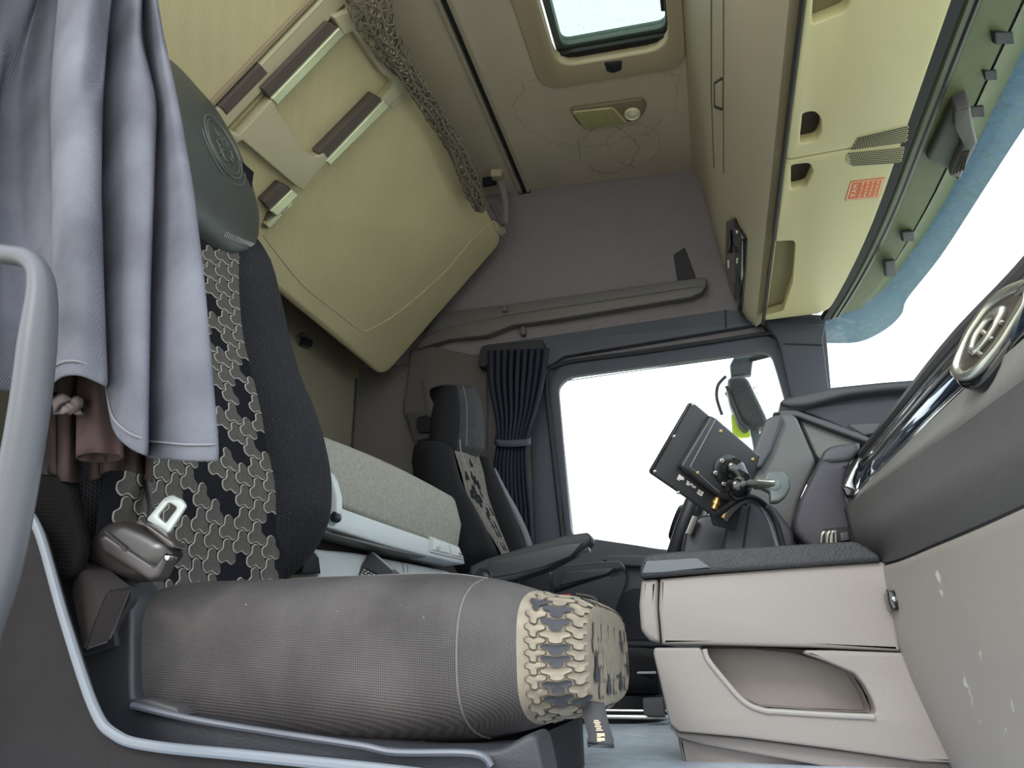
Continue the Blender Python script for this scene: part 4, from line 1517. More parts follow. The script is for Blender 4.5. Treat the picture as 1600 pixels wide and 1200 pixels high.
# faceted holder: three faces
fa = [AY(x, y, 0.675) for x, y in ((116, 884), (166, 922), (130, 1016))]
Q = {'a': AY(116, 884, 0.70), 'b': AY(168, 924, 0.66), 'c': AY(207, 917, 0.70), 'd': AY(155, 874, 0.74), 'e': AY(130, 1018, 0.675), 'f': AY(172, 1004, 0.69), 'g': AY(112, 930, 0.71)}
bm = bmesh.new()
Q = {k: CAM + (p - CAM) * 0.945 for k, p in Q.items()}    # stands proud of the shell
vv = {k: bm.verts.new(p) for k, p in Q.items()}
back1 = bm.verts.new(AY(165, 950, 0.72))
for f in (('a', 'b', 'e', 'g'), ('b', 'c', 'f', 'e'), ('a', 'd', 'c', 'b')):
    bm.faces.new([vv[k] for k in f])
bm.faces.new([vv['d'], vv['a'], vv['g'], back1])
bm.faces.new([vv['g'], vv['e'], back1])
bm.faces.new([vv['e'], vv['f'], back1])
bm.faces.new([vv['f'], vv['c'], back1])
bm.faces.new([vv['c'], vv['d'], back1])
bmesh.ops.bevel(bm, geom=bm.edges[:], offset=0.0025, segments=2, affect='EDGES')
put('holder', fin(bm), mat('holder_brown_black', (52, 47, 47), 0.35, bump=(300, 0.2)), bpk, angle=30)

bt = thing('belt_buckle', AY(220, 850, 0.70), 'seat belt tongue with bright steel plate resting in a dark buckle body', 'seat belt tongue')
ax = (AY(268, 792, 0.70) - AY(175, 880, 0.70)).normalized()
sd_ = V((ax.z, 0, -ax.x)).normalized()
cb = AY(212, 842, 0.685)


def bprism(name, pxs, y, th, m, bev=0.004, rnd=0.006, holes=()):
    return pxplate(name, pxs, plY(y), th, m, bt, bev=bev, rnd=rnd, holes=holes)


bprism('tongue', [(228, 812), (256, 778), (268, 773), (284, 780), (290, 790), (262, 834)], 0.69, 0.004, steel, 0.001, 0.0035, holes=[[(245, 806), (263, 784), (277, 793), (258, 818)]])
body = mat('buckle_body', (46, 42, 42), 0.28, noise_=(40, 0.12))
rings = []
ca_, cb_ = AY(162, 838, 0.69), AY(258, 886, 0.69)
for k in range(9):
    f = k / 8
    c = ca_.lerp(cb_, f)
    w_ = 0.030 + 0.004 * math.sin(f * math.pi)
    if k in (0, 8):
        w_ *= 0.8
    rings.append(sring(c, ax, V((0, 1, 0)), w_, 0.017 if k not in (0, 8) else 0.012, 2.6, 24))
bd = loft('buckle_body', rings, body, bt, angle=50)
bprism('body_slot', [(163, 828), (196, 855), (199, 862), (191, 862), (188, 856), (163, 834)], 0.668, 0.006, console_dark, 0.001, 0.001)
bprism('lower_clip', [(152, 842), (163, 834), (240, 884), (256, 862), (262, 868), (246, 902), (232, 908), (160, 862)], 0.668, 0.02, mat('buckle_clip', (58, 53, 53), 0.3), 0.004, 0.004)
bprism('upper_clip', [(212, 812), (230, 818), (270, 846), (274, 856), (262, 856), (234, 832)], 0.672, 0.02, mat('buckle_clip', (58, 53, 53), 0.3), 0.003, 0.003)
lathe('rivet', AY(262, 871, 0.66), (0, -1, 0), [(-0.004, 0.004), (0.002, 0.004), (0.004, 0.002), (0.0045, 0)], chrome, bt, seg=12)
# webbing rising behind the curtain
wb = [AY(230, 826, 0.72), AY(234, 790, 0.73), AY(229, 760, 0.74), AY(226, 700, 0.745)]
bm = bmesh.new()
add_loft(bm, [[p + V((-0.010, 0.012, 0)), p + V((0.008, -0.004, 0))] for p in catmull(wb, 6)], cap=False, closed=False)
o = put('webbing', fin(bm), mat('belt_webbing', (60, 60, 64), 0.8), bt)
o.modifiers.new('solid', 'SOLIDIFY').thickness = 0.003
tube('webbing_edge', catmull([AY(240, 796, 0.715), AY(233, 760, 0.73), AY(230, 735, 0.735)], 5), 0.002, rail_grey, bt, seg=6)
pxplate('anchor_stalk', [(160, 872), (176, 872), (196, 884), (206, 905), (196, 912), (172, 896)], plY(0.70), 0.02, mat('buckle_clip', (58, 53, 53), 0.3), bt, bev=0.004, rnd=0.004)

# ------------------------------------------------------------------ lower bunk between the seats
lb = thing('lower_bunk', (-0.85, 1.6, 0.30), 'pale grey lower bunk with padded top and plastic front between the two seats', 'bunk')
A0, A1 = AY(480, 672, 1.30), AY(716, 778, 1.755)
B0, B1 = AY(480, 772, 1.30), AY(714, 862, 1.755)
BD = V((-1, 0.35, 0)).normalized()            # towards the rear of the cab


def bunk_ring(f):
    a, b = A0.lerp(A1, f), B0.lerp(B1, f)
    up = V((0, 0, 0.012 * math.sin(f * math.pi)))
    return [b, b.lerp(a, 0.5) - BD * 0.012, a + up - BD * -0.012, a + up + BD * 0.03 + V((0, 0, 0.012)), a + up + BD * 0.30 + V((0, 0, 0.012)), b + BD * 0.30]


rings = [[p for p in bunk_ring(i / 14)] for i in range(15)]
sh = [p + V((0.0, 0.018, 0)) for p in rings[-1]]
cn = sum(sh, V((0, 0, 0))) / 6
rings.append([cn + (p - cn) * 0.93 for p in sh])
o = loft('mattress', rings, bunk_fabric, lb, angle=50)
bv = o.modifiers.new('bev', 'BEVEL')
bv.width = 0.012
bv.segments = 3
bv.limit_method = 'ANGLE'
# pale plastic front rail with two switches
fr = [(470, 768), (522, 790), (600, 818), (715, 858), (722, 868), (726, 882), (712, 880), (660, 868), (600, 852), (470, 812)]
BFP = (B0, (B1 - B0).cross(V((0, 0, 1))).normalized())
pxplate('front_rail', fr, BFP, 0.10, white_plastic, lb, bev=0.006, rnd=0.006, off=0.004)
pxplate('rail_lower_edge', [(470, 812), (520, 833), (600, 852), (668, 868), (664, 871), (600, 858), (470, 822)], BFP, 0.06, mat('rail_dark_plastic', (90, 88, 86), 0.5), lb, bev=0.002, off=0.0)  # darker strip along the lower edge of the rail
pxplate('switch_plate', [(669, 838), (714, 855), (722, 876), (668, 863)], BFP, 0.01, mat('switch_plate_pale', (172, 174, 172), 0.5), lb, bev=0.002, rnd=0.004, off=0.008)
pxplate('switch', [(672, 842), (696, 851), (698, 866), (671, 860)], BFP, 0.01, mat('switch_white', (186, 187, 184), 0.45), lb, bev=0.002, rnd=0.002, off=0.011)
pxplate('switch', [(699, 852), (713, 858), (720, 872), (701, 868)], BFP, 0.01, mat('switch_white', (186, 187, 184), 0.45), lb, bev=0.002, rnd=0.002, off=0.011)
pxplate('switch_mark', [(676, 856), (682, 853), (684, 858), (678, 861)], BFP, 0.003, mat('mark_grey', (160, 160, 160), 0.5), lb, bev=0.0005, off=0.0125)
pxplate('switch_mark', [(712, 864), (716, 865), (717, 869), (713, 868)], BFP, 0.003, mat('mark_dark', (110, 110, 110), 0.5), lb, bev=0.0005, off=0.0125)
# dark gap and storage boxes below
BFP2 = (B0 + BD * 0.05, BFP[1])
pxplate('gap_panel', [(450, 800), (730, 868), (736, 905), (640, 892), (450, 846)], (B0 + BD * 0.10, BFP[1]), 0.02, mat('gap_dark', (60, 58, 58), 0.7), lb, bev=0.002)
for pts in ([(482, 855), (500, 858), (560, 864), (630, 878), (638, 930), (500, 930), (496, 875)], [(632, 878), (700, 892), (716, 900), (716, 940), (640, 940)]):
    pxplate('storage_front', pts, BFP2, 0.05, white_plastic, lb, bev=0.008, rnd=0.006)
pxplate('storage_edge', [(478, 862), (486, 858), (497, 872), (500, 896), (488, 896), (470, 896)], BFP2, 0.05, black_plastic, lb, bev=0.003, off=0.004)
rc = thing('remote_box', AY(584, 890, 1.36), 'small black box with printed label leaning on the pale storage front', 'box')
RPL = (AP(584, 890, (BFP2[0] - BD * 0.036, BFP[1])), V((-0.1, -1, 0.25)).normalized())
pxplate('case', [(578, 861), (584, 863), (617, 890), (612, 910), (600, 935), (546, 930), (552, 898)], RPL, 0.035, mat('box_dark', (66, 66, 68), 0.4), rc, bev=0.004, rnd=0.003)
pxplate('edge_stripe', [(580, 862), (584, 863), (616, 889), (613, 892)], RPL, 0.004, mat('box_pale_edge', (150, 152, 152), 0.4), rc, bev=0.001, off=0.001)
lab = [AP(x, y, (RPL[0] + RPL[1] * 0, RPL[1])) for x, y in [(568, 886), (590, 897), (578, 915), (556, 906)]]
put('label', plate_mesh([lab], RPL[1] * (1 if RPL[1].dot(CAM - RPL[0]) > 0 else -1), 0.002, 0.0002, off=0.0015), black_gloss, rc)
sg = []
rs = random.Random(9)
for k in range(5):
    u = 0.1
    while u < 0.9:
        w_ = rs.uniform(0.08, 0.3)
        sg.append(((u, 0.15 + 0.17 * k), (min(0.92, u + w_), 0.15 + 0.17 * k)))
        u += w_ + 0.08
strokes('label_print', lab, sg, 0.003, mat('print_grey', (176, 176, 170), 0.6), rc, RPL[1] * (1 if RPL[1].dot(CAM - RPL[0]) > 0 else -1), 0.002)

# ------------------------------------------------------------------ driver seat
ds = thing('driver_seat', (-0.5, 2.1, 0.0), 'black driver seat with patterned backrest strip in front of the far curtain', 'seat')
ds_back = mat('driver_seat_black', (26, 26, 29), 0.9, weave=(400, 0.12), spec=0.2)
ds_fade = mat('driver_seat_worn_black', (56, 55, 58), 0.9, noise_=(40, 0.18), spec=0.2, speck=(500, 0.68, (130, 130, 132)))
# near bolster and side
bolster('backrest_bolster', [AY(x, y, 1.86) for x, y in [(700, 900), (690, 850), (672, 790), (660, 740), (660, 700), (668, 684)]],
        [AY(x, y, 1.93) for x, y in [(790, 880), (783, 858), (756, 805), (728, 755), (715, 712), (704, 684)]], (0.9, -0.35, 0.1), 0.03, 0.16, ds_back, ds)
# patterned centre
dI = [AY(x, y, 1.935) for x, y in [(792, 884), (776, 852), (748, 808), (730, 772), (721, 740), (710, 704)]]
dO = [AY(x, y, 2.16) for x, y in [(806, 884), (792, 852), (774, 808), (762, 772), (756, 740), (748, 712)]]
dIc, dOc = catmull(dI, 8), catmull(dO, 8)
dl = [0.0]
for a, b in zip(dIc, dIc[1:]):
    dl.append(dl[-1] + (b - a).length)


def dsurf(u, v):
    v = max(0, min(dl[-1] - 1e-5, v))
    for i in range(len(dl) - 1):
        if dl[i + 1] >= v:
            break
    f = (v - dl[i]) / (dl[i + 1] - dl[i])
    a, b = dIc[i].lerp(dIc[i + 1], f), dOc[i].lerp(dOc[i + 1], f)
    n = (b - a).cross(dIc[i + 1] - dIc[i]).normalized()
    if n.dot(CAM - a) < 0:
        n = -n
    return a.lerp(b, u / 0.24), n


bm = bmesh.new()
add_loft(bm, [[dIc[i].lerp(dOc[i], j / 6) for j in range(7)] for i in range(len(dIc))], cap=False, closed=False)
pattern_into(bm, dsurf, 0.0, 0.24, 0.0, dl[-1], 0.010, 3, 1, 2, lift=0.003, keep=0.62, dark=True)
me = bpy.data.meshes.new('m')
bm.to_mesh(me)
bm.free()
put('backrest_centre', me, [mat('driver_pattern_patch', (104, 99, 94), 0.95, spec=0.1), mat('driver_pattern_rim', (128, 122, 116), 0.95, spec=0.1), mat('driver_pattern_patch', (104, 99, 94)), pat_black], ds, label='grey patterned centre strip')
# far bolster
bolster('backrest_bolster', [AY(x, y, 2.17) for x, y in [(806, 890), (786, 856), (768, 806), (754, 760), (746, 722), (744, 704)]],
        [AY(x, y, 2.27) for x, y in [(838, 890), (824, 850), (806, 800), (782, 750), (768, 724), (752, 704)]], (0.9, 0.1, 0.1), 0.02, 0.14, ds_back, ds)
# headrest: side part and worn front
hp = [(712, 706), (716, 690), (722, 660), (722, 640), (718, 615), (712, 602)]
bolster('headrest_side', [AY(x, y, 1.95) for x, y in [(670, 715), (671, 690), (674, 650), (682, 620), (694, 604), (702, 599)]],
        [AY(x, y, 1.99) for x, y in [(714, 722), (718, 695), (722, 660), (722, 632), (718, 612), (712, 600)]], (0.9, -0.3, 0), 0.02, 0.12, ds_back, ds)
bolster('headrest_front', [AY(x, y, 1.99) for x, y in [(712, 715), (716, 690), (720, 660), (720, 630), (716, 612), (710, 599)]],
        [AY(x, y, 2.20) for x, y in [(748, 728), (752, 700), (751, 665), (745, 630), (734, 607), (722, 600)]], (0.9, 0.1, 0), 0.035, 0.10, ds_fade, ds, label='worn grey-black headrest front')
tube('stitch_line', catmull([AY(x, y, 1.92) + V((0.035, -0.01, 0)) for x, y in [(770, 845), (748, 800), (722, 755), (706, 712), (703, 690)]], 5), 0.0016, thread, ds, seg=5)
tube('stitch_line', catmull([AY(x, y, 1.96) + V((0.03, -0.01, 0)) for x, y in [(716, 700), (717, 660), (716, 630), (711, 606)]], 5), 0.0013, mat('dim_thread', (110, 110, 112), 0.9), ds, seg=5)
# lowered cushion and base
rings = []
for k in range(13):
    x = -0.72 + 0.56 * k / 12
    t_ = 1 - 0.5 * max(0, (k - 10) / 2) ** 2 * 0.3
    rings.append(sring(V((x, 2.12, 0.115)), V((0, 1, 0)), V((0, 0, 1)), 0.235 * (0.9 if k in (0, 12) else 1), 0.062 * t_, 4, 32))
loft('cushion', rings, ds_back, ds, angle=60)
tube('cushion_piping', [V((-0.70 + 0.54 * k / 10, 1.888, 0.115)) for k in range(11)], 0.003, mat('piping_pale', (150, 150, 152), 0.8), ds, seg=6)
loft('seat_base', [sring(V((-0.43, 2.12, z)), V((1, 0, 0)), V((0, 1, 0)), 0.27, 0.22, 6, 28) for z in (0.0, 0.03, 0.062)], black_plastic, ds)
tube('slide_rail', [V((-0.60, 1.888, 0.02)), V((-0.14, 1.888, 0.016))], 0.005, satin, ds, seg=8)
tube('slide_rail', [V((-0.60, 1.882, 0.034)), V((-0.14, 1.882, 0.030))], 0.003, satin, ds, seg=8)
box('front_lever', AY(1022, 1104, 1.86), (0.05, 0.03, 0.04), grey_black, ds, bev=0.006)
# belt strap over the far bolster
bm = bmesh.new()
add_loft(bm, [[p + V((-0.012, 0.0, 0)), p + V((0.010, 0.004, 0))] for p in catmull([AY(x, y, 2.30) for x, y in [(770, 732), (786, 764), (806, 800), (822, 836), (830, 862)]], 5)], cap=False, closed=False)
bl = put('belt_strap', fin(bm), mat('belt_grey', (120, 120, 124), 0.8), ds)
bl.modifiers.new('solid', 'SOLIDIFY').thickness = 0.003


def armrest(name, top, bot, y, w, grip, parent, pivot=None):
    """moulded armrest: side outline in pixels, given depth, plus ribbed thumb wheel"""
    out_ = top + bot[::-1]
    a = pxplate(name, out_, plY(y), w, mat('armrest_black', (56, 56, 59), 0.6, bump=(350, 0.5), noise_=(300, 0.12)), parent, bev=0.010, rnd=0.006)
    sidep = [(x, yy + 3) for x, yy in top[1:-1]] + [(x, yy - 2) for x, yy in bot[1:-1]][::-1]
    pxplate('side_cover', [(x * 0.94 + 0.06 * sum(p[0] for p in sidep) / len(sidep), yy * 0.72 + 0.28 * (sum(p[1] for p in sidep) / len(sidep)) + 3) for x, yy in sidep], plY(y), 0.01, mat('armrest_cover', (58, 58, 62), 0.5), a, bev=0.003, rnd=0.005, off=0.004)
    g = [AY(x, yy, y + w * 0.5) for x, yy in grip]
    bm = bmesh.new()
    add_tube(bm, g, 0.016, 14)
    for k in range(7):
        f = (k + 0.5) / 7
        c = g[0].lerp(g[1], f)
        d = (g[1] - g[0]).normalized() * 0.002
        add_tube(bm, [c - d, c + d], 0.018, 14)
    put('thumb_wheel', fin(bm), mat('wheel_grey', (104, 104, 108), 0.4), a)
    if pivot:
        lathe('pivot', AY(pivot[0], pivot[1], y - 0.004), (0, -1, 0), [(-0.02, 0.026), (0.004, 0.026), (0.008, 0.022), (0.003, 0.016), (0.006, 0.012), (0.006, 0.0)], mat('pivot_dark', (48, 48, 50), 0.4), a)
    return a


armrest('armrest', [(733, 884), (760, 872), (840, 848), (880, 836), (918, 831), (924, 839)], [(732, 908), (752, 916), (800, 906), (850, 890), (896, 866), (922, 848)], 1.84, 0.075, [(897, 860), (919, 852)], ds, (756, 903))
armrest('armrest', [(858, 892), (880, 884), (930, 878), (968, 876), (974, 884)], [(846, 930), (870, 922), (900, 912), (950, 896), (972, 890)], 2.30, 0.07, [(952, 894), (970, 888)], ds)
pxplate('armrest_arm', [(815, 905), (858, 890), (862, 935), (800, 935)], plY(2.20), 0.05, black_plastic, ds, bev=0.008, rnd=0.012)

# ------------------------------------------------------------------ centre console in front of the engine tunnel
cc = thing('center_console', (0.08, 1.35, 0.0), 'greige centre console with drawer, open side pocket and black grained tray', 'console')
CY = 1.20
PC = plY(CY)
# upper drawer block: loft along X with rounded rear face
upper = [(1003, 906), (1030, 904), (1120, 896), (1250, 886), (1384, 878), (1398, 930), (1400, 1000), (1404, 1016), (1200, 1008), (1040, 1006), (1016, 1002), (1002, 984), (999, 940)]
pxplate('drawer_front', [(1031, 904), (1120, 896), (1250, 886), (1386, 877), (1394, 925), (1408, 1018), (1250, 1011), (1120, 1008), (1034, 1007), (1029, 950)], PC, 0.30, dash_beige, cc, bev=0.006, rnd=0.003)
pxplate('drawer_end', [(1002, 906), (1028, 904), (1027, 950), (1031, 1005), (1014, 1001), (1001, 985), (998, 945)], PC, 0.30, dash_beige, cc, bev=0.008, rnd=0.006)
# lower body with the pocket opening
low = [(1022, 1012), (1036, 1011), (1120, 1010), (1260, 1013), (1410, 1020), (1430, 1070), (1455, 1120), (1494, 1192), (1440, 1190), (1300, 1170), (1160, 1152), (1060, 1143), (1046, 1130), (1030, 1060), (1021, 1022)]
pocket = [(1102, 1013), (1180, 1014), (1240, 1020), (1290, 1034), (1335, 1052), (1352, 1078), (1365, 1106), (1366, 1116), (1300, 1114), (1220, 1108), (1190, 1106), (1160, 1092), (1125, 1052), (1104, 1024)]
low = [(1022, 1012), (1094, 1012), (1104, 1028), (1125, 1055), (1160, 1094), (1190, 1108), (1220, 1111), (1300, 1116), (1360, 1119), (1368, 1112), (1362, 1092), (1350, 1070),
       (1335, 1052), (1290, 1033), (1256, 1021), (1258, 1016), (1300, 1016), (1410, 1020), (1430, 1070), (1455, 1120), (1494, 1192), (1440, 1190), (1300, 1170), (1160, 1152), (1060, 1143), (1046, 1130), (1030, 1060), (1021, 1022)]
pxplate('lower_body', low, PC, 0.04, dash_beige, cc, bev=0.004, rnd=0.004, off=0.004)
pin = [(1096, 1006), (1372, 1022), (1380, 1122), (1180, 1118), (1090, 1040)]
pb = pxplate('pocket_back', pin, plY(CY + 0.085), 0.01, dash_beige, cc, bev=0.001)
# pocket walls between front and back
pr = [AP(x, y, PC) + V((0, 0.03, 0)) for x, y in fillet([V((x, y)) for x, y in pocket], 4, 3)]
pw = [p + V((0, 0.058, 0)) for p in pr]
loft('pocket_wall', [pr, pw], dash_beige, cc, cap=False)
tube('pocket_seam', [AY(1200, 1105, CY + 0.08), AY(1366, 1112, CY + 0.078)], 0.0015, console_dark, cc, seg=6)
tube('pocket_lip', catmull([AY(x, y, CY - 0.006) for x, y in [(1101, 1014), (1106, 1030), (1126, 1056), (1160, 1094), (1190, 1109), (1220, 1112), (1300, 1117), (1366, 1120)]], 5), 0.004, mat('pocket_lip_pale', (160, 154, 148), 0.5), cc, seg=8)
# lower shadow step and foot part
pxplate('lower_step', [(1046, 1132), (1060, 1144), (1160, 1153), (1300, 1171), (1440, 1190), (1494, 1193), (1520, 1230), (1300, 1200), (1100, 1164), (1058, 1152)], plY(CY + 0.02), 0.06, dash_beige, cc, bev=0.004, rnd=0.004)
pxplate('foot_panel', [(1058, 1150), (1100, 1160), (1300, 1190), (1520, 1225), (1520, 1330), (1090, 1330), (1072, 1220)], plY(CY + 0.045), 0.06, dash_beige, cc, bev=0.006, rnd=0.006)
bm = bmesh.new()
add_box(bm, (0.10, 1.40, 0.12), (0.26, 0.18, 0.24))
put('inner_body', fin(bm), grey_black, cc, smooth=False)
# black grained tray on top
trp = [(1000, 884), (1008, 868), (1050, 862), (1335, 845), (1348, 850), (1374, 867), (1377, 876), (1250, 885), (1115, 894), (1000, 903)]
pxplate('tray_rim', trp, plY(CY - 0.012), 0.05, tray_black, cc, bev=0.006, rnd=0.006)
bm = bmesh.new()
tz0, tz1 = AY(1005, 872, CY + 0.03), AY(1340, 850, CY + 0.03)
add_loft(bm, [[tz0 + V((0, 0, 0)), tz0 + V((0, 0.26, 0)), tz0 + V((0, 0.26, -0.02)), tz0 + V((0, 0, -0.02))], [tz1, tz1 + V((0, 0.30, 0)), tz1 + V((0, 0.30, -0.02)), tz1 + V((0, 0, -0.02))]])
put('tray_top', fin(bm), tray_black, cc, smooth=False)
pxplate('glossy_inlay', [(1004, 888), (1010, 876), (1090, 871), (1112, 888), (1040, 895), (1002, 897)], plY(CY - 0.0135), 0.008, mat('inlay_grey_gloss', (70, 75, 80), 0.2, coat=0.3), cc, bev=0.002, rnd=0.003)
box('hook_recess', AY(1398, 937, CY - 0.003), (0.018, 0.006, 0.030), frame_dark, cc, bev=0.002)
hk = thing('bag_hook', AY(1397, 938, CY - 0.01), 'small black bag hook with shiny pin on the greige dash side', 'hook')
pxplate('hook_body', [(1387, 924), (1400, 921), (1408, 930), (1408, 953), (1394, 954), (1389, 940)], plY(CY - 0.034), 0.03, black_gloss, hk, bev=0.003, rnd=0.003)
lathe('pin', AY(1397, 936, CY - 0.036), (0.3, -1, 0), [(-0.01, 0.004), (0.003, 0.004), (0.005, 0.002), (0.005, 0)], chrome, hk, seg=12)

# ------------------------------------------------------------------ dashboard
da = thing('dashboard', (0.34, 1.0, 0.0), 'dark grey and greige dashboard curving along the right side of the picture', 'dashboard')
# rails of the front face, as pixels with a depth each
YL = [(1.64, 0), (1.25, 0), (1.0, 0), (0.80, 0), (0.62, 0)]


def railY(pts, n=26):
    """pts: (px, py, Y); resampled along"""
    P_ = [AY(x, y, yy) for x, y, yy in pts]
    c = catmull(P_, 10)
    return [c[int(round(i * (len(c) - 1) / (n - 1)))] for i in range(n)]


r1 = railY([(1338, 776, 1.60), (1405, 712, 1.25), (1500, 622, .97), (1600, 537, .80), (1760, 392, .62)])
r2 = railY([(1322, 796, 1.58), (1392, 748, 1.24), (1490, 680, .96), (1600, 600, .80), (1780, 470, .62)])
r3 = railY([(1340, 862, 1.40), (1384, 879, 1.20), (1480, 843, .97), (1600, 792, .80), (1800, 700, .62)])
r0 = railY([(1345, 716, 1.66), (1405, 642, 1.30), (1490, 538, .99), (1600, 425, .82), (1760, 240, .64)])
front = mat('dash_face', (78, 76, 75), 0.6, bump=(260, 0.35), noise_=(120, 0.06))
loft('upper_face', [[a, b] for a, b in zip(r2, r3)], front, da, cap=False, closed=False, solid=0.01, label='charcoal front face')
loft('chamfer', [[a, b] for a, b in zip(r1, r2)], dash_lit, da, cap=False, closed=False, solid=0.01, label='grey bevelled band, coloured lighter where light falls on it')
back = [p + V((0.60, 0, 0.02)) for p in r0]
loft('top_surface', [[a, b] for a, b in zip(r0, back)], dash_dark, da, cap=False, closed=False, solid=0.01)
tube('top_edge', r0, 0.012, grey_black, da, seg=10)
# glossy trim strip between chrome lines
rm = [a.lerp(b, 0.5) for a, b in zip(r0, r1)]
rl0 = [a.lerp(b, 0.30) for a, b in zip(r0, r1)]
rl1 = [a.lerp(b, 0.86) for a, b in zip(r0, r1)]
loft('upper_band', [[a, b] for a, b in zip(r0, rl0)], grey_black, da, cap=False, closed=False, solid=0.008)
loft('gloss_trim', [[a, b] for a, b in zip(rl0, rl1)], mat('gloss_blue_reflection', (70, 84, 108), 0.08, metal=0.75, coat=0.5), da, cap=False, closed=False, solid=0.008, label='mirror-gloss trim strip')  # blue of the strip's reflections is put into its base colour
loft('lower_band', [[a, b] for a, b in zip(rl1, r1)], black_gloss, da, cap=False, closed=False, solid=0.008)
tube('chrome_line', [p + V((-0.004, -0.002, 0)) for p in rl0], 0.004, chrome, da, seg=8)
tube('chrome_line', [p + V((-0.005, -0.002, 0)) for p in [a.lerp(b, 0.42) for a, b in zip(r0, r1)][2:18]], 0.003, satin, da, seg=8)
pxplate('trim_end', [(1318, 760), (1328, 738), (1340, 716), (1347, 712), (1346, 722), (1336, 752), (1340, 764), (1334, 776), (1322, 774)], plY(1.52), 0.02, chrome, da, bev=0.006, rnd=0.004, label='chrome end cap')
pxplate('trim_end_foot', [(1316, 762), (1322, 758), (1336, 764), (1334, 778), (1322, 775)], plY(1.50), 0.02, black_gloss, da, bev=0.004, rnd=0.003)
# air vent with chrome ring at the right edge of the picture
VPL = (AY(1555, 545, 0.86), V((-0.80, -0.45, 0.25)).normalized())
vo_ = [(1504, 598), (1510, 575), (1528, 530), (1562, 480), (1590, 455), (1640, 430), (1650, 470), (1600, 540), (1560, 592), (1536, 612), (1512, 610)]
vi_ = [(1520, 580), (1536, 535), (1566, 492), (1592, 474), (1622, 460), (1620, 482), (1580, 545), (1550, 578), (1530, 590)]
pxplate('air_vent_bezel', vo_, VPL, 0.04, black_gloss, da, bev=0.008, rnd=0.015, off=0.015)
pxplate('air_vent_ring', [(1506, 590), (1512, 570), (1532, 526), (1566, 478), (1592, 456), (1636, 440), (1640, 462), (1596, 536), (1556, 586), (1534, 602), (1514, 602)], VPL, 0.015, satin, da, bev=0.006, rnd=0.012, off=0.024, holes=[vi_])
vh = pxplate('air_vent_hub', [(1538, 560), (1545, 533), (1566, 505), (1584, 490), (1598, 486), (1596, 500), (1575, 535), (1556, 556), (1546, 566)], VPL, 0.01, satin, da, bev=0.005, rnd=0.008, off=0.026, holes=[[(1547, 552), (1553, 535), (1570, 512), (1580, 507), (1578, 518), (1563, 540), (1553, 553)]])
pxplate('air_vent_dark', vi_, VPL, 0.01, mat('vent_brown_black', (60, 54, 48), 0.5), da, bev=0.001, off=0.018)
for k in range(3):
    f = 0.25 + 0.25 * k
    tube('vent_slat', [AP(1528 + 66 * f - 6, 580 - 100 * f - 6, VPL) + VPL[1] * 0.020, AP(1528 + 66 * f + 14, 580 - 100 * f + 10, VPL) + VPL[1] * 0.020], 0.003, satin, da, seg=6)
# greige glovebox panel below
r4 = railY([(1344, 868, 1.38), (1386, 884, 1.20), (1482, 848, .97), (1600, 797, .80), (1800, 706, .62)])
r5 = railY([(1372, 960, 1.36), (1400, 955, 1.20), (1500, 945, 1.00), (1620, 930, .84), (1800, 900, .66)])
r6 = railY([(1400, 1040, 1.38), (1424, 1052, 1.21), (1530, 1065, 1.02), (1640, 1080, .87), (1800, 1090, .70)])
r7 = railY([(1470, 1150, 1.38), (1492, 1195, 1.21), (1580, 1230, 1.03), (1690, 1260, .90), (1800, 1280, .74)])
r8 = railY([(1500, 1240, 1.38), (1540, 1280, 1.20), (1640, 1330, 1.02), (1760, 1400, .90), (1900, 1450, .74)])
cols = []
for a, b, c, d, e in zip(r4, r5, r6, r7, r8):
    cols.append(catmull([a, b, c, d, e], 5))
loft('lower_panel', cols, dash_beige_scuff, da, cap=False, closed=False, solid=0.012, angle=60, label='scuffed greige lower panel')
tube('panel_seam', r4, 0.004, frame_dark, da, seg=6)
# body behind, so that the dash has depth
bm = bmesh.new()
add_box(bm, (0.62, 1.5, 0.22), (0.38, 1.9, 0.44))
put('inner_body', fin(bm), grey_black, da, smooth=False)

# centre part: concave end piece, stack side, hooded top
cs = thing('instrument_housing', AY(1240, 760, 1.75), 'black instrument housing with hooded top between tablet mount and dashboard', 'instrument housing')
IPL = plY(1.62)
pxplate('concave_side', [(1282, 716), (1300, 722), (1332, 718), (1322, 745), (1322, 775), (1336, 800), (1360, 850), (1384, 880), (1300, 880), (1258, 850), (1242, 832), (1240, 815), (1250, 780), (1276, 728)], plY(1.60), 0.25, mat('violet_black_plastic', (62, 60, 68), 0.6, bump=(300, 0.2)), cs, bev=0.012, rnd=0.015)
pxplate('stack_side', [(1210, 648), (1230, 644), (1245, 650), (1276, 722), (1250, 780), (1240, 822), (1258, 850), (1250, 880), (1150, 880), (1160, 800), (1180, 730)], plY(1.68), 0.25, mat('stack_grey', (84, 85, 84), 0.5, bump=(300, 0.15)), cs, bev=0.01, rnd=0.012)
pxplate('stack_front', [(1196, 655), (1212, 647), (1226, 650), (1205, 705), (1190, 730), (1170, 735), (1178, 700)], plY(1.66), 0.06, mat('stack_dark', (70, 70, 74), 0.5), cs, bev=0.006, rnd=0.006)
pxplate('hood_rim', [(1206, 645), (1222, 640), (1242, 640), (1300, 660), (1360, 684), (1400, 690), (1380, 700), (1345, 688), (1290, 668), (1246, 651), (1222, 650)], plY(1.70), 0.30, mat('rim_charcoal', (66, 66, 70), 0.5, bump=(300, 0.3)), cs, bev=0.005, rnd=0.006)
pxplate('grained_side', [(1246, 650), (1290, 668), (1348, 690), (1330, 705), (1282, 718), (1276, 712)], plY(1.72), 0.28, mat('grained_grey', (98, 100, 97), 0.6, bump=(260, 0.9)), cs, bev=0.003, rnd=0.004)
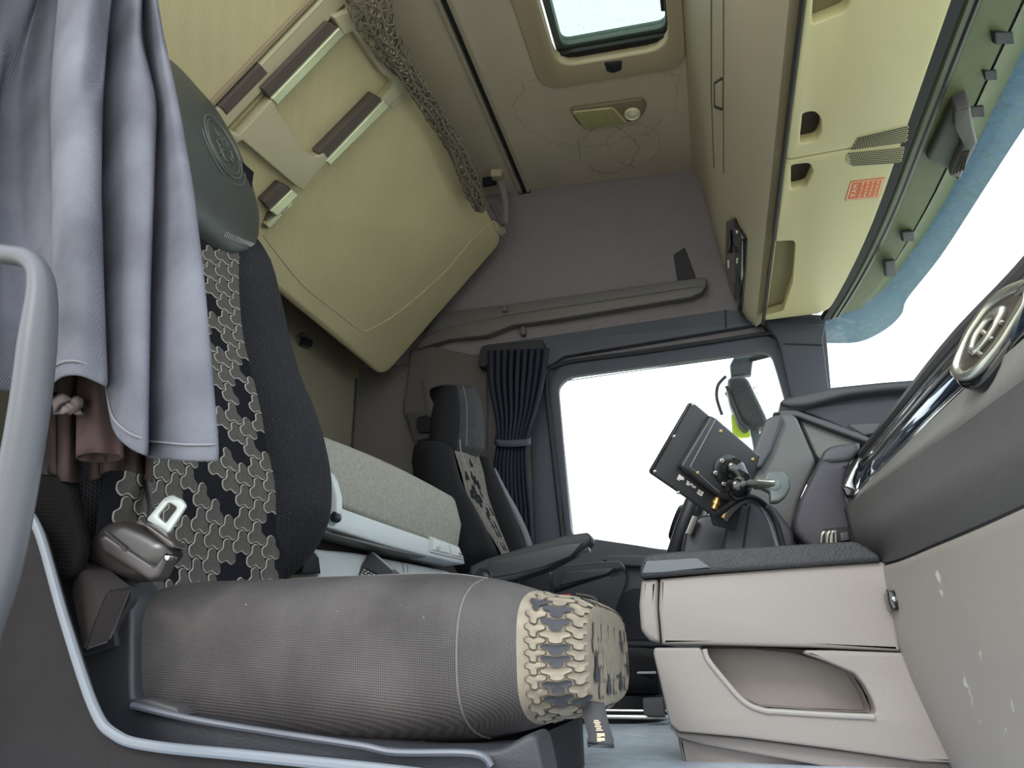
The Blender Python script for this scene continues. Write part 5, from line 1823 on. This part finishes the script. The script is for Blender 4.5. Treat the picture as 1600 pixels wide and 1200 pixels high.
pxplate('rounded_end', [(1281, 718), (1288, 702), (1304, 694), (1345, 690), (1344, 702), (1332, 720), (1296, 724), (1284, 724)], plY(1.615), 0.2, mat('rim_charcoal', (66, 66, 70)), cs, bev=0.01, rnd=0.012)
pxplate('lower_housing', [(1128, 850), (1140, 790), (1170, 775), (1210, 790), (1240, 830), (1245, 880), (1128, 880)], plY(1.60), 0.2, mat('housing_blue_black', (54, 54, 62), 0.5), cs, bev=0.01, rnd=0.012)
tube('housing_seam', [AY(1160, 862, 1.595), AY(1172, 790, 1.595)], 0.002, frame_dark, cs, seg=6)
# cubby with plugs
pxplate('cubby', [(1286, 826), (1330, 822), (1342, 842), (1340, 852), (1282, 856)], plY(1.59), 0.012, console_dark, cs, bev=0.002, rnd=0.004)
for k, x in enumerate((1287, 1296, 1302)):
    tube('plug', catmull([AY(x - 4, 848, 1.575), AY(x - 2, 834 - k, 1.57), AY(x + 3, 832, 1.57), AY(x + 4, 848, 1.575)], 4), 0.003, satin, cs, seg=6)
pxplate('socket_plate', [(1312, 832), (1326, 830), (1328, 844), (1314, 846)], plY(1.58), 0.01, grey_black, cs, bev=0.003)

# dash top shelf by the windscreen
dt = thing('dash_top_shelf', AY(1330, 650, 1.95), 'dark upper dash shelf with rounded tip below the windscreen', 'dash shelf')
pxplate('shelf_rim', [(1217, 630), (1224, 622), (1300, 604), (1380, 596), (1460, 590), (1540, 586), (1540, 606), (1440, 606), (1380, 610), (1320, 618), (1262, 634), (1232, 636)], plY(1.92), 0.5, mat('rim_charcoal', (66, 66, 70)), dt, bev=0.01, rnd=0.012)
pxplate('shelf_body', [(1240, 632), (1264, 634), (1320, 618), (1390, 608), (1540, 606), (1540, 700), (1400, 700), (1350, 686), (1300, 662), (1250, 642)], plY(1.96), 0.5, mat('shelf_blue_black', (46, 46, 54), 0.5), dt, bev=0.008, rnd=0.012)
pxplate('vent_plate', [(1325, 664), (1345, 661), (1400, 661), (1395, 672), (1350, 680)], plY(1.93), 0.02, mat('stack_dark', (70, 70, 74), 0.5), dt, bev=0.003)

# steering wheel -------------------------------------------------------------
sw_ = thing('steering_wheel', (-0.04, 2.12, 0.42), 'black steering wheel, its near rim dark against the bright side window', 'steering wheel')
wc = V((-0.045, 2.13, 0.50))
w1, w2 = V((0, 1, 0)), V((0.43, 0, 0.90)).normalized()
w3 = w1.cross(w2)
rim = [wc + w1 * (-0.225 * math.cos(a)) + w2 * (0.225 * math.sin(a)) for a in [2 * math.pi * k / 48 for k in range(48)]]
tube('rim', rim, 0.019, mat('rim_leather', (40, 40, 46), 0.5, bump=(300, 0.3)), sw_, seg=14, closed=True)
for a in (math.pi, 0, -math.pi / 2):
    tube('spoke', [wc + w3 * 0.03 * 0, wc + (w1 * -math.cos(a) + w2 * math.sin(a)) * 0.215], [0.03, 0.016], black_plastic, sw_, seg=10, flat=0.5)
lathe('hub', wc, w3, [(-0.05, 0.05), (-0.02, 0.075), (0.02, 0.07), (0.03, 0.05), (0.032, 0.0)], black_plastic, sw_)
tube('column', [wc + w3 * 0.02, wc + w3 * 0.10, wc + w3 * 0.34], [0.05, 0.055, 0.07], black_plastic, sw_, seg=16)
pxplate('stalk_housing', [(1070, 830), (1090, 805), (1130, 800), (1150, 830), (1140, 880), (1060, 880)], plY(1.80), 0.15, mat('stalk_black', (44, 44, 48), 0.4), sw_, bev=0.012, rnd=0.015)
tube('stalk', [AY(1076, 835, 1.78), AY(1087, 808, 1.78)], 0.008, satin, sw_, seg=8)

# tablet on ball mount ----------------------------------------------------------
tb_ = thing('tablet', AY(1100, 740, 1.50), 'black tablet terminal seen from behind, tilted against the bright side window', 'tablet')
TP = (AY(1100, 720, 1.47), V((0.42, -0.86, -0.28)).normalized())
tn = TP[1] if TP[1].dot(CAM - TP[0]) > 0 else -TP[1]
tab_m = mat('tablet_black', (46, 46, 48), 0.38, bump=(600, 0.12))
pxplate('back_plate', [(1079, 629), (1084, 629), (1182, 710), (1150, 830), (1118, 822), (1112, 804), (1018, 740), (1017, 735)], TP, 0.014, tab_m, tb_, bev=0.003, rnd=0.004)
# edge line of the front half
tube('shell_seam', [AP(x, y, TP) + tn * 0.001 for x, y in [(1078, 631), (1018, 737)]], 0.0022, black_gloss, tb_, seg=6)
pxplate('raised_box', [(1104, 650), (1112, 654), (1180, 712), (1160, 790), (1120, 778), (1058, 730), (1058, 726)], TP, 0.025, tab_m, tb_, bev=0.005, rnd=0.003, off=0.022)
tube('box_edge', [AP(x, y, TP) + tn * 0.0225 for x, y in [(1112, 653), (1071, 729), (1116, 768)]], 0.0012, mat('edge_grey', (120, 120, 122), 0.4), tb_, seg=6)
for (x, y, m_) in ((1083, 632, chrome), (1053, 682, chrome), (1023, 737, chrome), (1060, 770, chrome), (1126, 674, brass), (1090, 739, brass), (1176, 718, brass)):
    lathe('screw', AP(x, y, (TP[0] + tn * (0.022 if m_ is brass else 0.0), tn)), tn, [(-0.002, 0.0035), (0.0012, 0.0035), (0.002, 0.002), (0.0008, 0.0012), (0.0008, 0)], m_, tb_, seg=12)
Qs = [AP(x, y, (TP[0], tn)) for x, y in [(1060, 740), (1100, 768), (1096, 776), (1056, 748)]]
sg = [((0.02, 0.1), (0.22, 0.1)), ((0.02, 0.28), (0.24, 0.28)), ((0.02, 0.46), (0.22, 0.46)), ((0.02, 0.64), (0.16, 0.64)), ((0.02, 0.9), (0.12, 0.9)),
      ((0.34, 0.2), (0.44, 0.2)), ((0.48, 0.2), (0.6, 0.2)), ((0.64, 0.2), (0.7, 0.2)), ((0.36, 0.45), (0.52, 0.45)), ((0.56, 0.45), (0.68, 0.45)), ((0.36, 0.7), (0.46, 0.7)),
      ((0.8, 0.3), (0.98, 0.3)), ((0.8, 0.6), (0.98, 0.6)), ((0.8, 0.9), (0.98, 0.9)), ((0.98, 0.1), (0.98, 0.95))]
strokes('label_print', Qs, sg, 0.0018, white_print, tb_, tn, 0.0012)
Qh = [AP(x, y, (TP[0] + tn * 0.023, tn)) for x, y in [(1140, 680), (1150, 688), (1136, 714), (1130, 708)]]
for k, (x, y) in enumerate(((1119, 785), (1134, 800))):
    c = AP(x, y, (TP[0], tn))
    d = (AP(x - 6, y + 16, (TP[0], tn)) - c).normalized()
    lathe('connector', c, d, [(-0.012, 0.007), (-0.004, 0.007), (-0.004, 0.009), (0.004, 0.009), (0.004, 0.006), (0.014, 0.006), (0.014, 0)], brass, tb_, seg=14, label='brass cable connector')
tube('cable', catmull([AP(1116, 806, (TP[0] + tn * .01, tn)), AP(1130, 798, (TP[0] + tn * .03, tn)), AP(1150, 782, (TP[0] + tn * .05, tn)), AP(1172, 776, (TP[0] + tn * .05, tn)), AP(1196, 790, (TP[0] + tn * .03, tn)), AY(1212, 815, 1.50), AY(1222, 850, 1.50), AY(1226, 868, 1.5)], 6), 0.006, black_plastic, tb_, seg=10, label='black cable')
tube('cable', catmull([AP(1134, 812, (TP[0] + tn * .01, tn)), AP(1146, 796, (TP[0] + tn * .03, tn)), AP(1164, 783, (TP[0] + tn * .04, tn)), AP(1186, 790, (TP[0] + tn * .02, tn)), AY(1202, 815, 1.52), AY(1214, 850, 1.52), AY(1218, 868, 1.52)], 6), 0.005, mat('cable_grey', (96, 98, 104), 0.4), tb_, seg=10, label='grey cable')
bmn = thing('ball_mount', AY(1160, 760, 1.45), 'black ball-joint arm with grey-green clamp knob holding the tablet', 'tablet mount')
c = AP(1136, 734, (TP[0] + tn * 0.022, tn))
lathe('base_disc', c, tn, [(0, 0.031), (0.006, 0.031), (0.008, 0.028), (0.008, 0.014), (0.022, 0.012), (0.022, 0)], mat('disc_black', (36, 36, 38), 0.3), bmn)
for x, y in ((1128, 720), (1118, 739), (1131, 756)):
    lathe('bolt', AP(x, y, (TP[0] + tn * 0.031, tn)), tn, [(-0.004, 0.0045), (0.001, 0.0045), (0.002, 0.003), (0.0005, 0.002), (0.0005, 0)], satin, bmn, seg=10)
arm = [AP(1142, 732, (TP[0] + tn * 0.045, tn)), AP(1150, 736, (TP[0] + tn * 0.055, tn)), AP(1156, 748, (TP[0] + tn * 0.06, tn)), AP(1152, 762, (TP[0] + tn * 0.06, tn))]
tube('arm', catmull(arm, 5), [0.021, 0.023, 0.024, 0.024, 0.023, 0.022, 0.021, 0.02, 0.02, 0.0195, 0.0195, 0.02, 0.021, 0.0225, 0.023, 0.022][:16], black_gloss, bmn, seg=18)
bm = bmesh.new()
bmesh.ops.create_uvsphere(bm, u_segments=24, v_segments=14, radius=0.024, matrix=Matrix.Translation(AP(1152, 762, (TP[0] + tn * 0.062, tn))))
put('ball', fin(bm), black_gloss, bmn)
pxplate('arm_badge', [(1142, 732), (1148, 730), (1154, 733), (1148, 736)], (TP[0] + tn * 0.068, tn), 0.002, satin, bmn, bev=0.0004)
tube('clamp_screw', [AP(1166, 756, (TP[0] + tn * 0.06, tn)), AY(1186, 755, 1.40), AY(1206, 755, 1.42)], 0.008, satin, bmn, seg=12)
KP = (AY(1210, 758, 1.42), V((0.15, -1, 0.1)).normalized())
pxplate('knob', [(1178, 750), (1192, 750), (1198, 738), (1204, 733), (1222, 734), (1234, 748), (1236, 762), (1228, 776), (1218, 784), (1204, 785), (1203, 768), (1190, 762), (1178, 761)], KP, 0.018, mat('knob_grey_green', (84, 91, 89), 0.35), bmn, bev=0.005, rnd=0.004)
lathe('knob_cap', AP(1210, 757, (KP[0], -KP[1] if KP[1].dot(CAM - KP[0]) < 0 else KP[1])), KP[1] if KP[1].dot(CAM - KP[0]) > 0 else -KP[1], [(-0.004, 0.012), (0.001, 0.012), (0.0022, 0.010), (0.0018, 0.0)], mat('knob_cap_grey', (96, 104, 101), 0.35), bmn, seg=20)

# ------------------------------------------------------------------ near curtain and grab handle
# columns: pixel x at heights y = -60, 130, 300, 450, 590 and hem; depth offset in metres
HS = [-60, 60, 160, 300, 450, 580]
cols = [
    ((-130, -140, -150, -150, -140, -130), 600, 0.05),
    ((-30, -30, -20, -25, -35, -40), 610, -0.01),
    ((60, 22, -4, -10, 0, 10), 612, 0.02),
    ((76, 45, 30, 32, 45, 48), 622, 0.050),
    ((90, 70, 58, 66, 72, 66), 632, 0.030),
    ((98, 86, 79, 83, 84, 80), 600, 0.016),
    ((100, 88, 81, 85, 85, 80), 604, -0.030),
    ((118, 104, 96, 100, 102, 98), 590, -0.060),
    ((150, 135, 122, 124, 128, 124), 588, -0.062),
    ((172, 160, 148, 148, 150, 150), 598, -0.045),
    ((178, 166, 158, 156, 160, 164), 606, -0.028),
    ((180, 167, 160, 157, 161, 166), 612, 0.016),
    ((200, 186, 180, 178, 180, 178), 672, -0.008),
    ((214, 206, 205, 205, 204, 202), 700, -0.022),
    ((220, 216, 232, 234, 228, 226), 712, -0.016),
    ((222, 218, 243, 238, 233, 231), 714, 0.004),
    ((224, 222, 246, 240, 235, 233), 716, 0.044),
    ((228, 238, 256, 262, 258, 256), 718, 0.020),
    ((232, 250, 266, 286, 290, 292), 722, 0.004),
    ((234, 254, 276, 300, 316, 326), 722, 0.012),
    ((234, 255, 277, 301, 318, 329), 722, 0.024),
]
CUY = 0.56
rows = []
NR = 30
for xs, hem, dep in cols:
    pts = []
    for k in range(NR + 1):
        f = k / NR
        y = -60 + (hem + 60) * f
        # x at this height by linear interpolation in HS
        for i in range(len(HS) - 1):
            if HS[i] <= y <= HS[i + 1] or i == len(HS) - 2:
                q = (y - HS[i]) / (HS[i + 1] - HS[i])
                x = xs[i] + (xs[i + 1] - xs[i]) * min(q, 1.0 if i < len(HS) - 2 else 1.9)
                break
        wv = 0.006 * noise.noise(V((x * 0.018, y * 0.006, 3.1)))
        pts.append(AY(x, y, CUY + dep * 0.85 + wv + 0.05 * (1 - f) * (1 if x > 150 else 0.3)))
    rows.append(pts)
rows2 = [catmull([rows[i][k] for i in range(len(rows))], 4) for k in range(NR + 1)]
bm = bmesh.new()
add_loft(bm, rows2, cap=False, closed=False)
nc_ = thing('door_curtain', AY(150, 700, 0.56), 'dusty blue-grey curtain with deep vertical folds hanging at the left edge', 'curtain')
o = put('cloth', fin(bm), curtain_mat, nc_, angle=180)
so = o.modifiers.new('solid', 'SOLIDIFY')
so.thickness = 0.0035
so.offset = 0
sb2 = o.modifiers.new('sub', 'SUBSURF')
sb2.levels = sb2.render_levels = 1
# hem stitching follows the lower edge
hemr = rows2[-2]
tube('hem_seam', [p + V((0, -0.003, 0)) for p in rows2[-2]], 0.0012, mat('hem_thread', (120, 120, 126), 0.9), nc_, seg=5)
# inner layers of cloth that show below the raised fold
bm = bmesh.new()
lay = []
for k in range(13):
    f = k / 12
    row = []
    for j in range(41):
        q = j / 40
        x = 55 + (245 - 55) * q
        y = 540 + (745 - 540 - 10 * math.cos(q * 9)) * f
        row.append(AY(x + 6 * math.sin(q * 17) * f, y, 0.665 + 0.018 * math.sin(q * 15 + 1.0) + 0.01 * math.sin(q * 37)))
    lay.append(row)
add_loft(bm, lay, cap=False, closed=False)
o = put('lining', fin(bm), curtain_back, nc_, angle=180, label='reddish brown inner lining')
o.modifiers.new('solid', 'SOLIDIFY').thickness = 0.003
bm = bmesh.new()
lay = []
for k in range(9):
    f = k / 8
    c = V((150 + 6 * f, 585 + 130 * f, 0))
    lay.append([AY(c.x + (30 + 8 * f) * math.cos(a), c.y + 8 * math.sin(a), 0.625 + 0.02 * math.sin(a) + 0.004 * math.sin(5 * a)) for a in [2 * math.pi * i / 30 for i in range(30)]])
add_loft(bm, lay, cap=False)
o = put('inner_fold', fin(bm), mat('curtain_inner_fold', (72, 58, 58), 0.95, noise_=(20, 0.2), spec=0.1), nc_, angle=180, label='rolled inner fold')
o.modifiers.new('solid', 'SOLIDIFY').thickness = 0.003
bm = bmesh.new()
rs = random.Random(3)
lay = []
for k in range(6):
    f = k / 5
    lay.append([AY(84 + 46 * f + rs.uniform(-1, 1), 618 + 8 * f + (y_ - 618) * (1 - 0.2 * f) - 2 + rs.uniform(-2, 2), 0.60 + 0.008 * math.sin(k * 2 + y_)) for y_ in (616, 624, 632, 640, 648)])
add_loft(bm, lay, cap=False, closed=False)
o = put('crumpled_edge', fin(bm), mat('curtain_crumple', (110, 100, 103), 0.95, spec=0.1), nc_, angle=180)
o.modifiers.new('solid', 'SOLIDIFY').thickness = 0.004

gh = [AY(-70, 388, 0.455), AY(-20, 394, 0.452), AY(10, 398, 0.45), AY(42, 404, 0.448), AY(60, 424, 0.447), AY(65, 460, 0.446), AY(60, 520, 0.445), AY(46, 640, 0.444), AY(22, 780, 0.443), AY(-4, 900, 0.442), AY(-40, 1010, 0.442), AY(-70, 1140, 0.45)]
hp_ = catmull(gh, 8)
hnd = thing('grab_handle', gh[-1], 'bent grey coated grab handle in front of the curtain at the left edge', 'grab handle')
tube('bar', hp_, [0.0100 + 0.0058 * min(1, max(0, (i - 30) / 20)) for i in range(len(hp_))], rail_grey, hnd, seg=20)
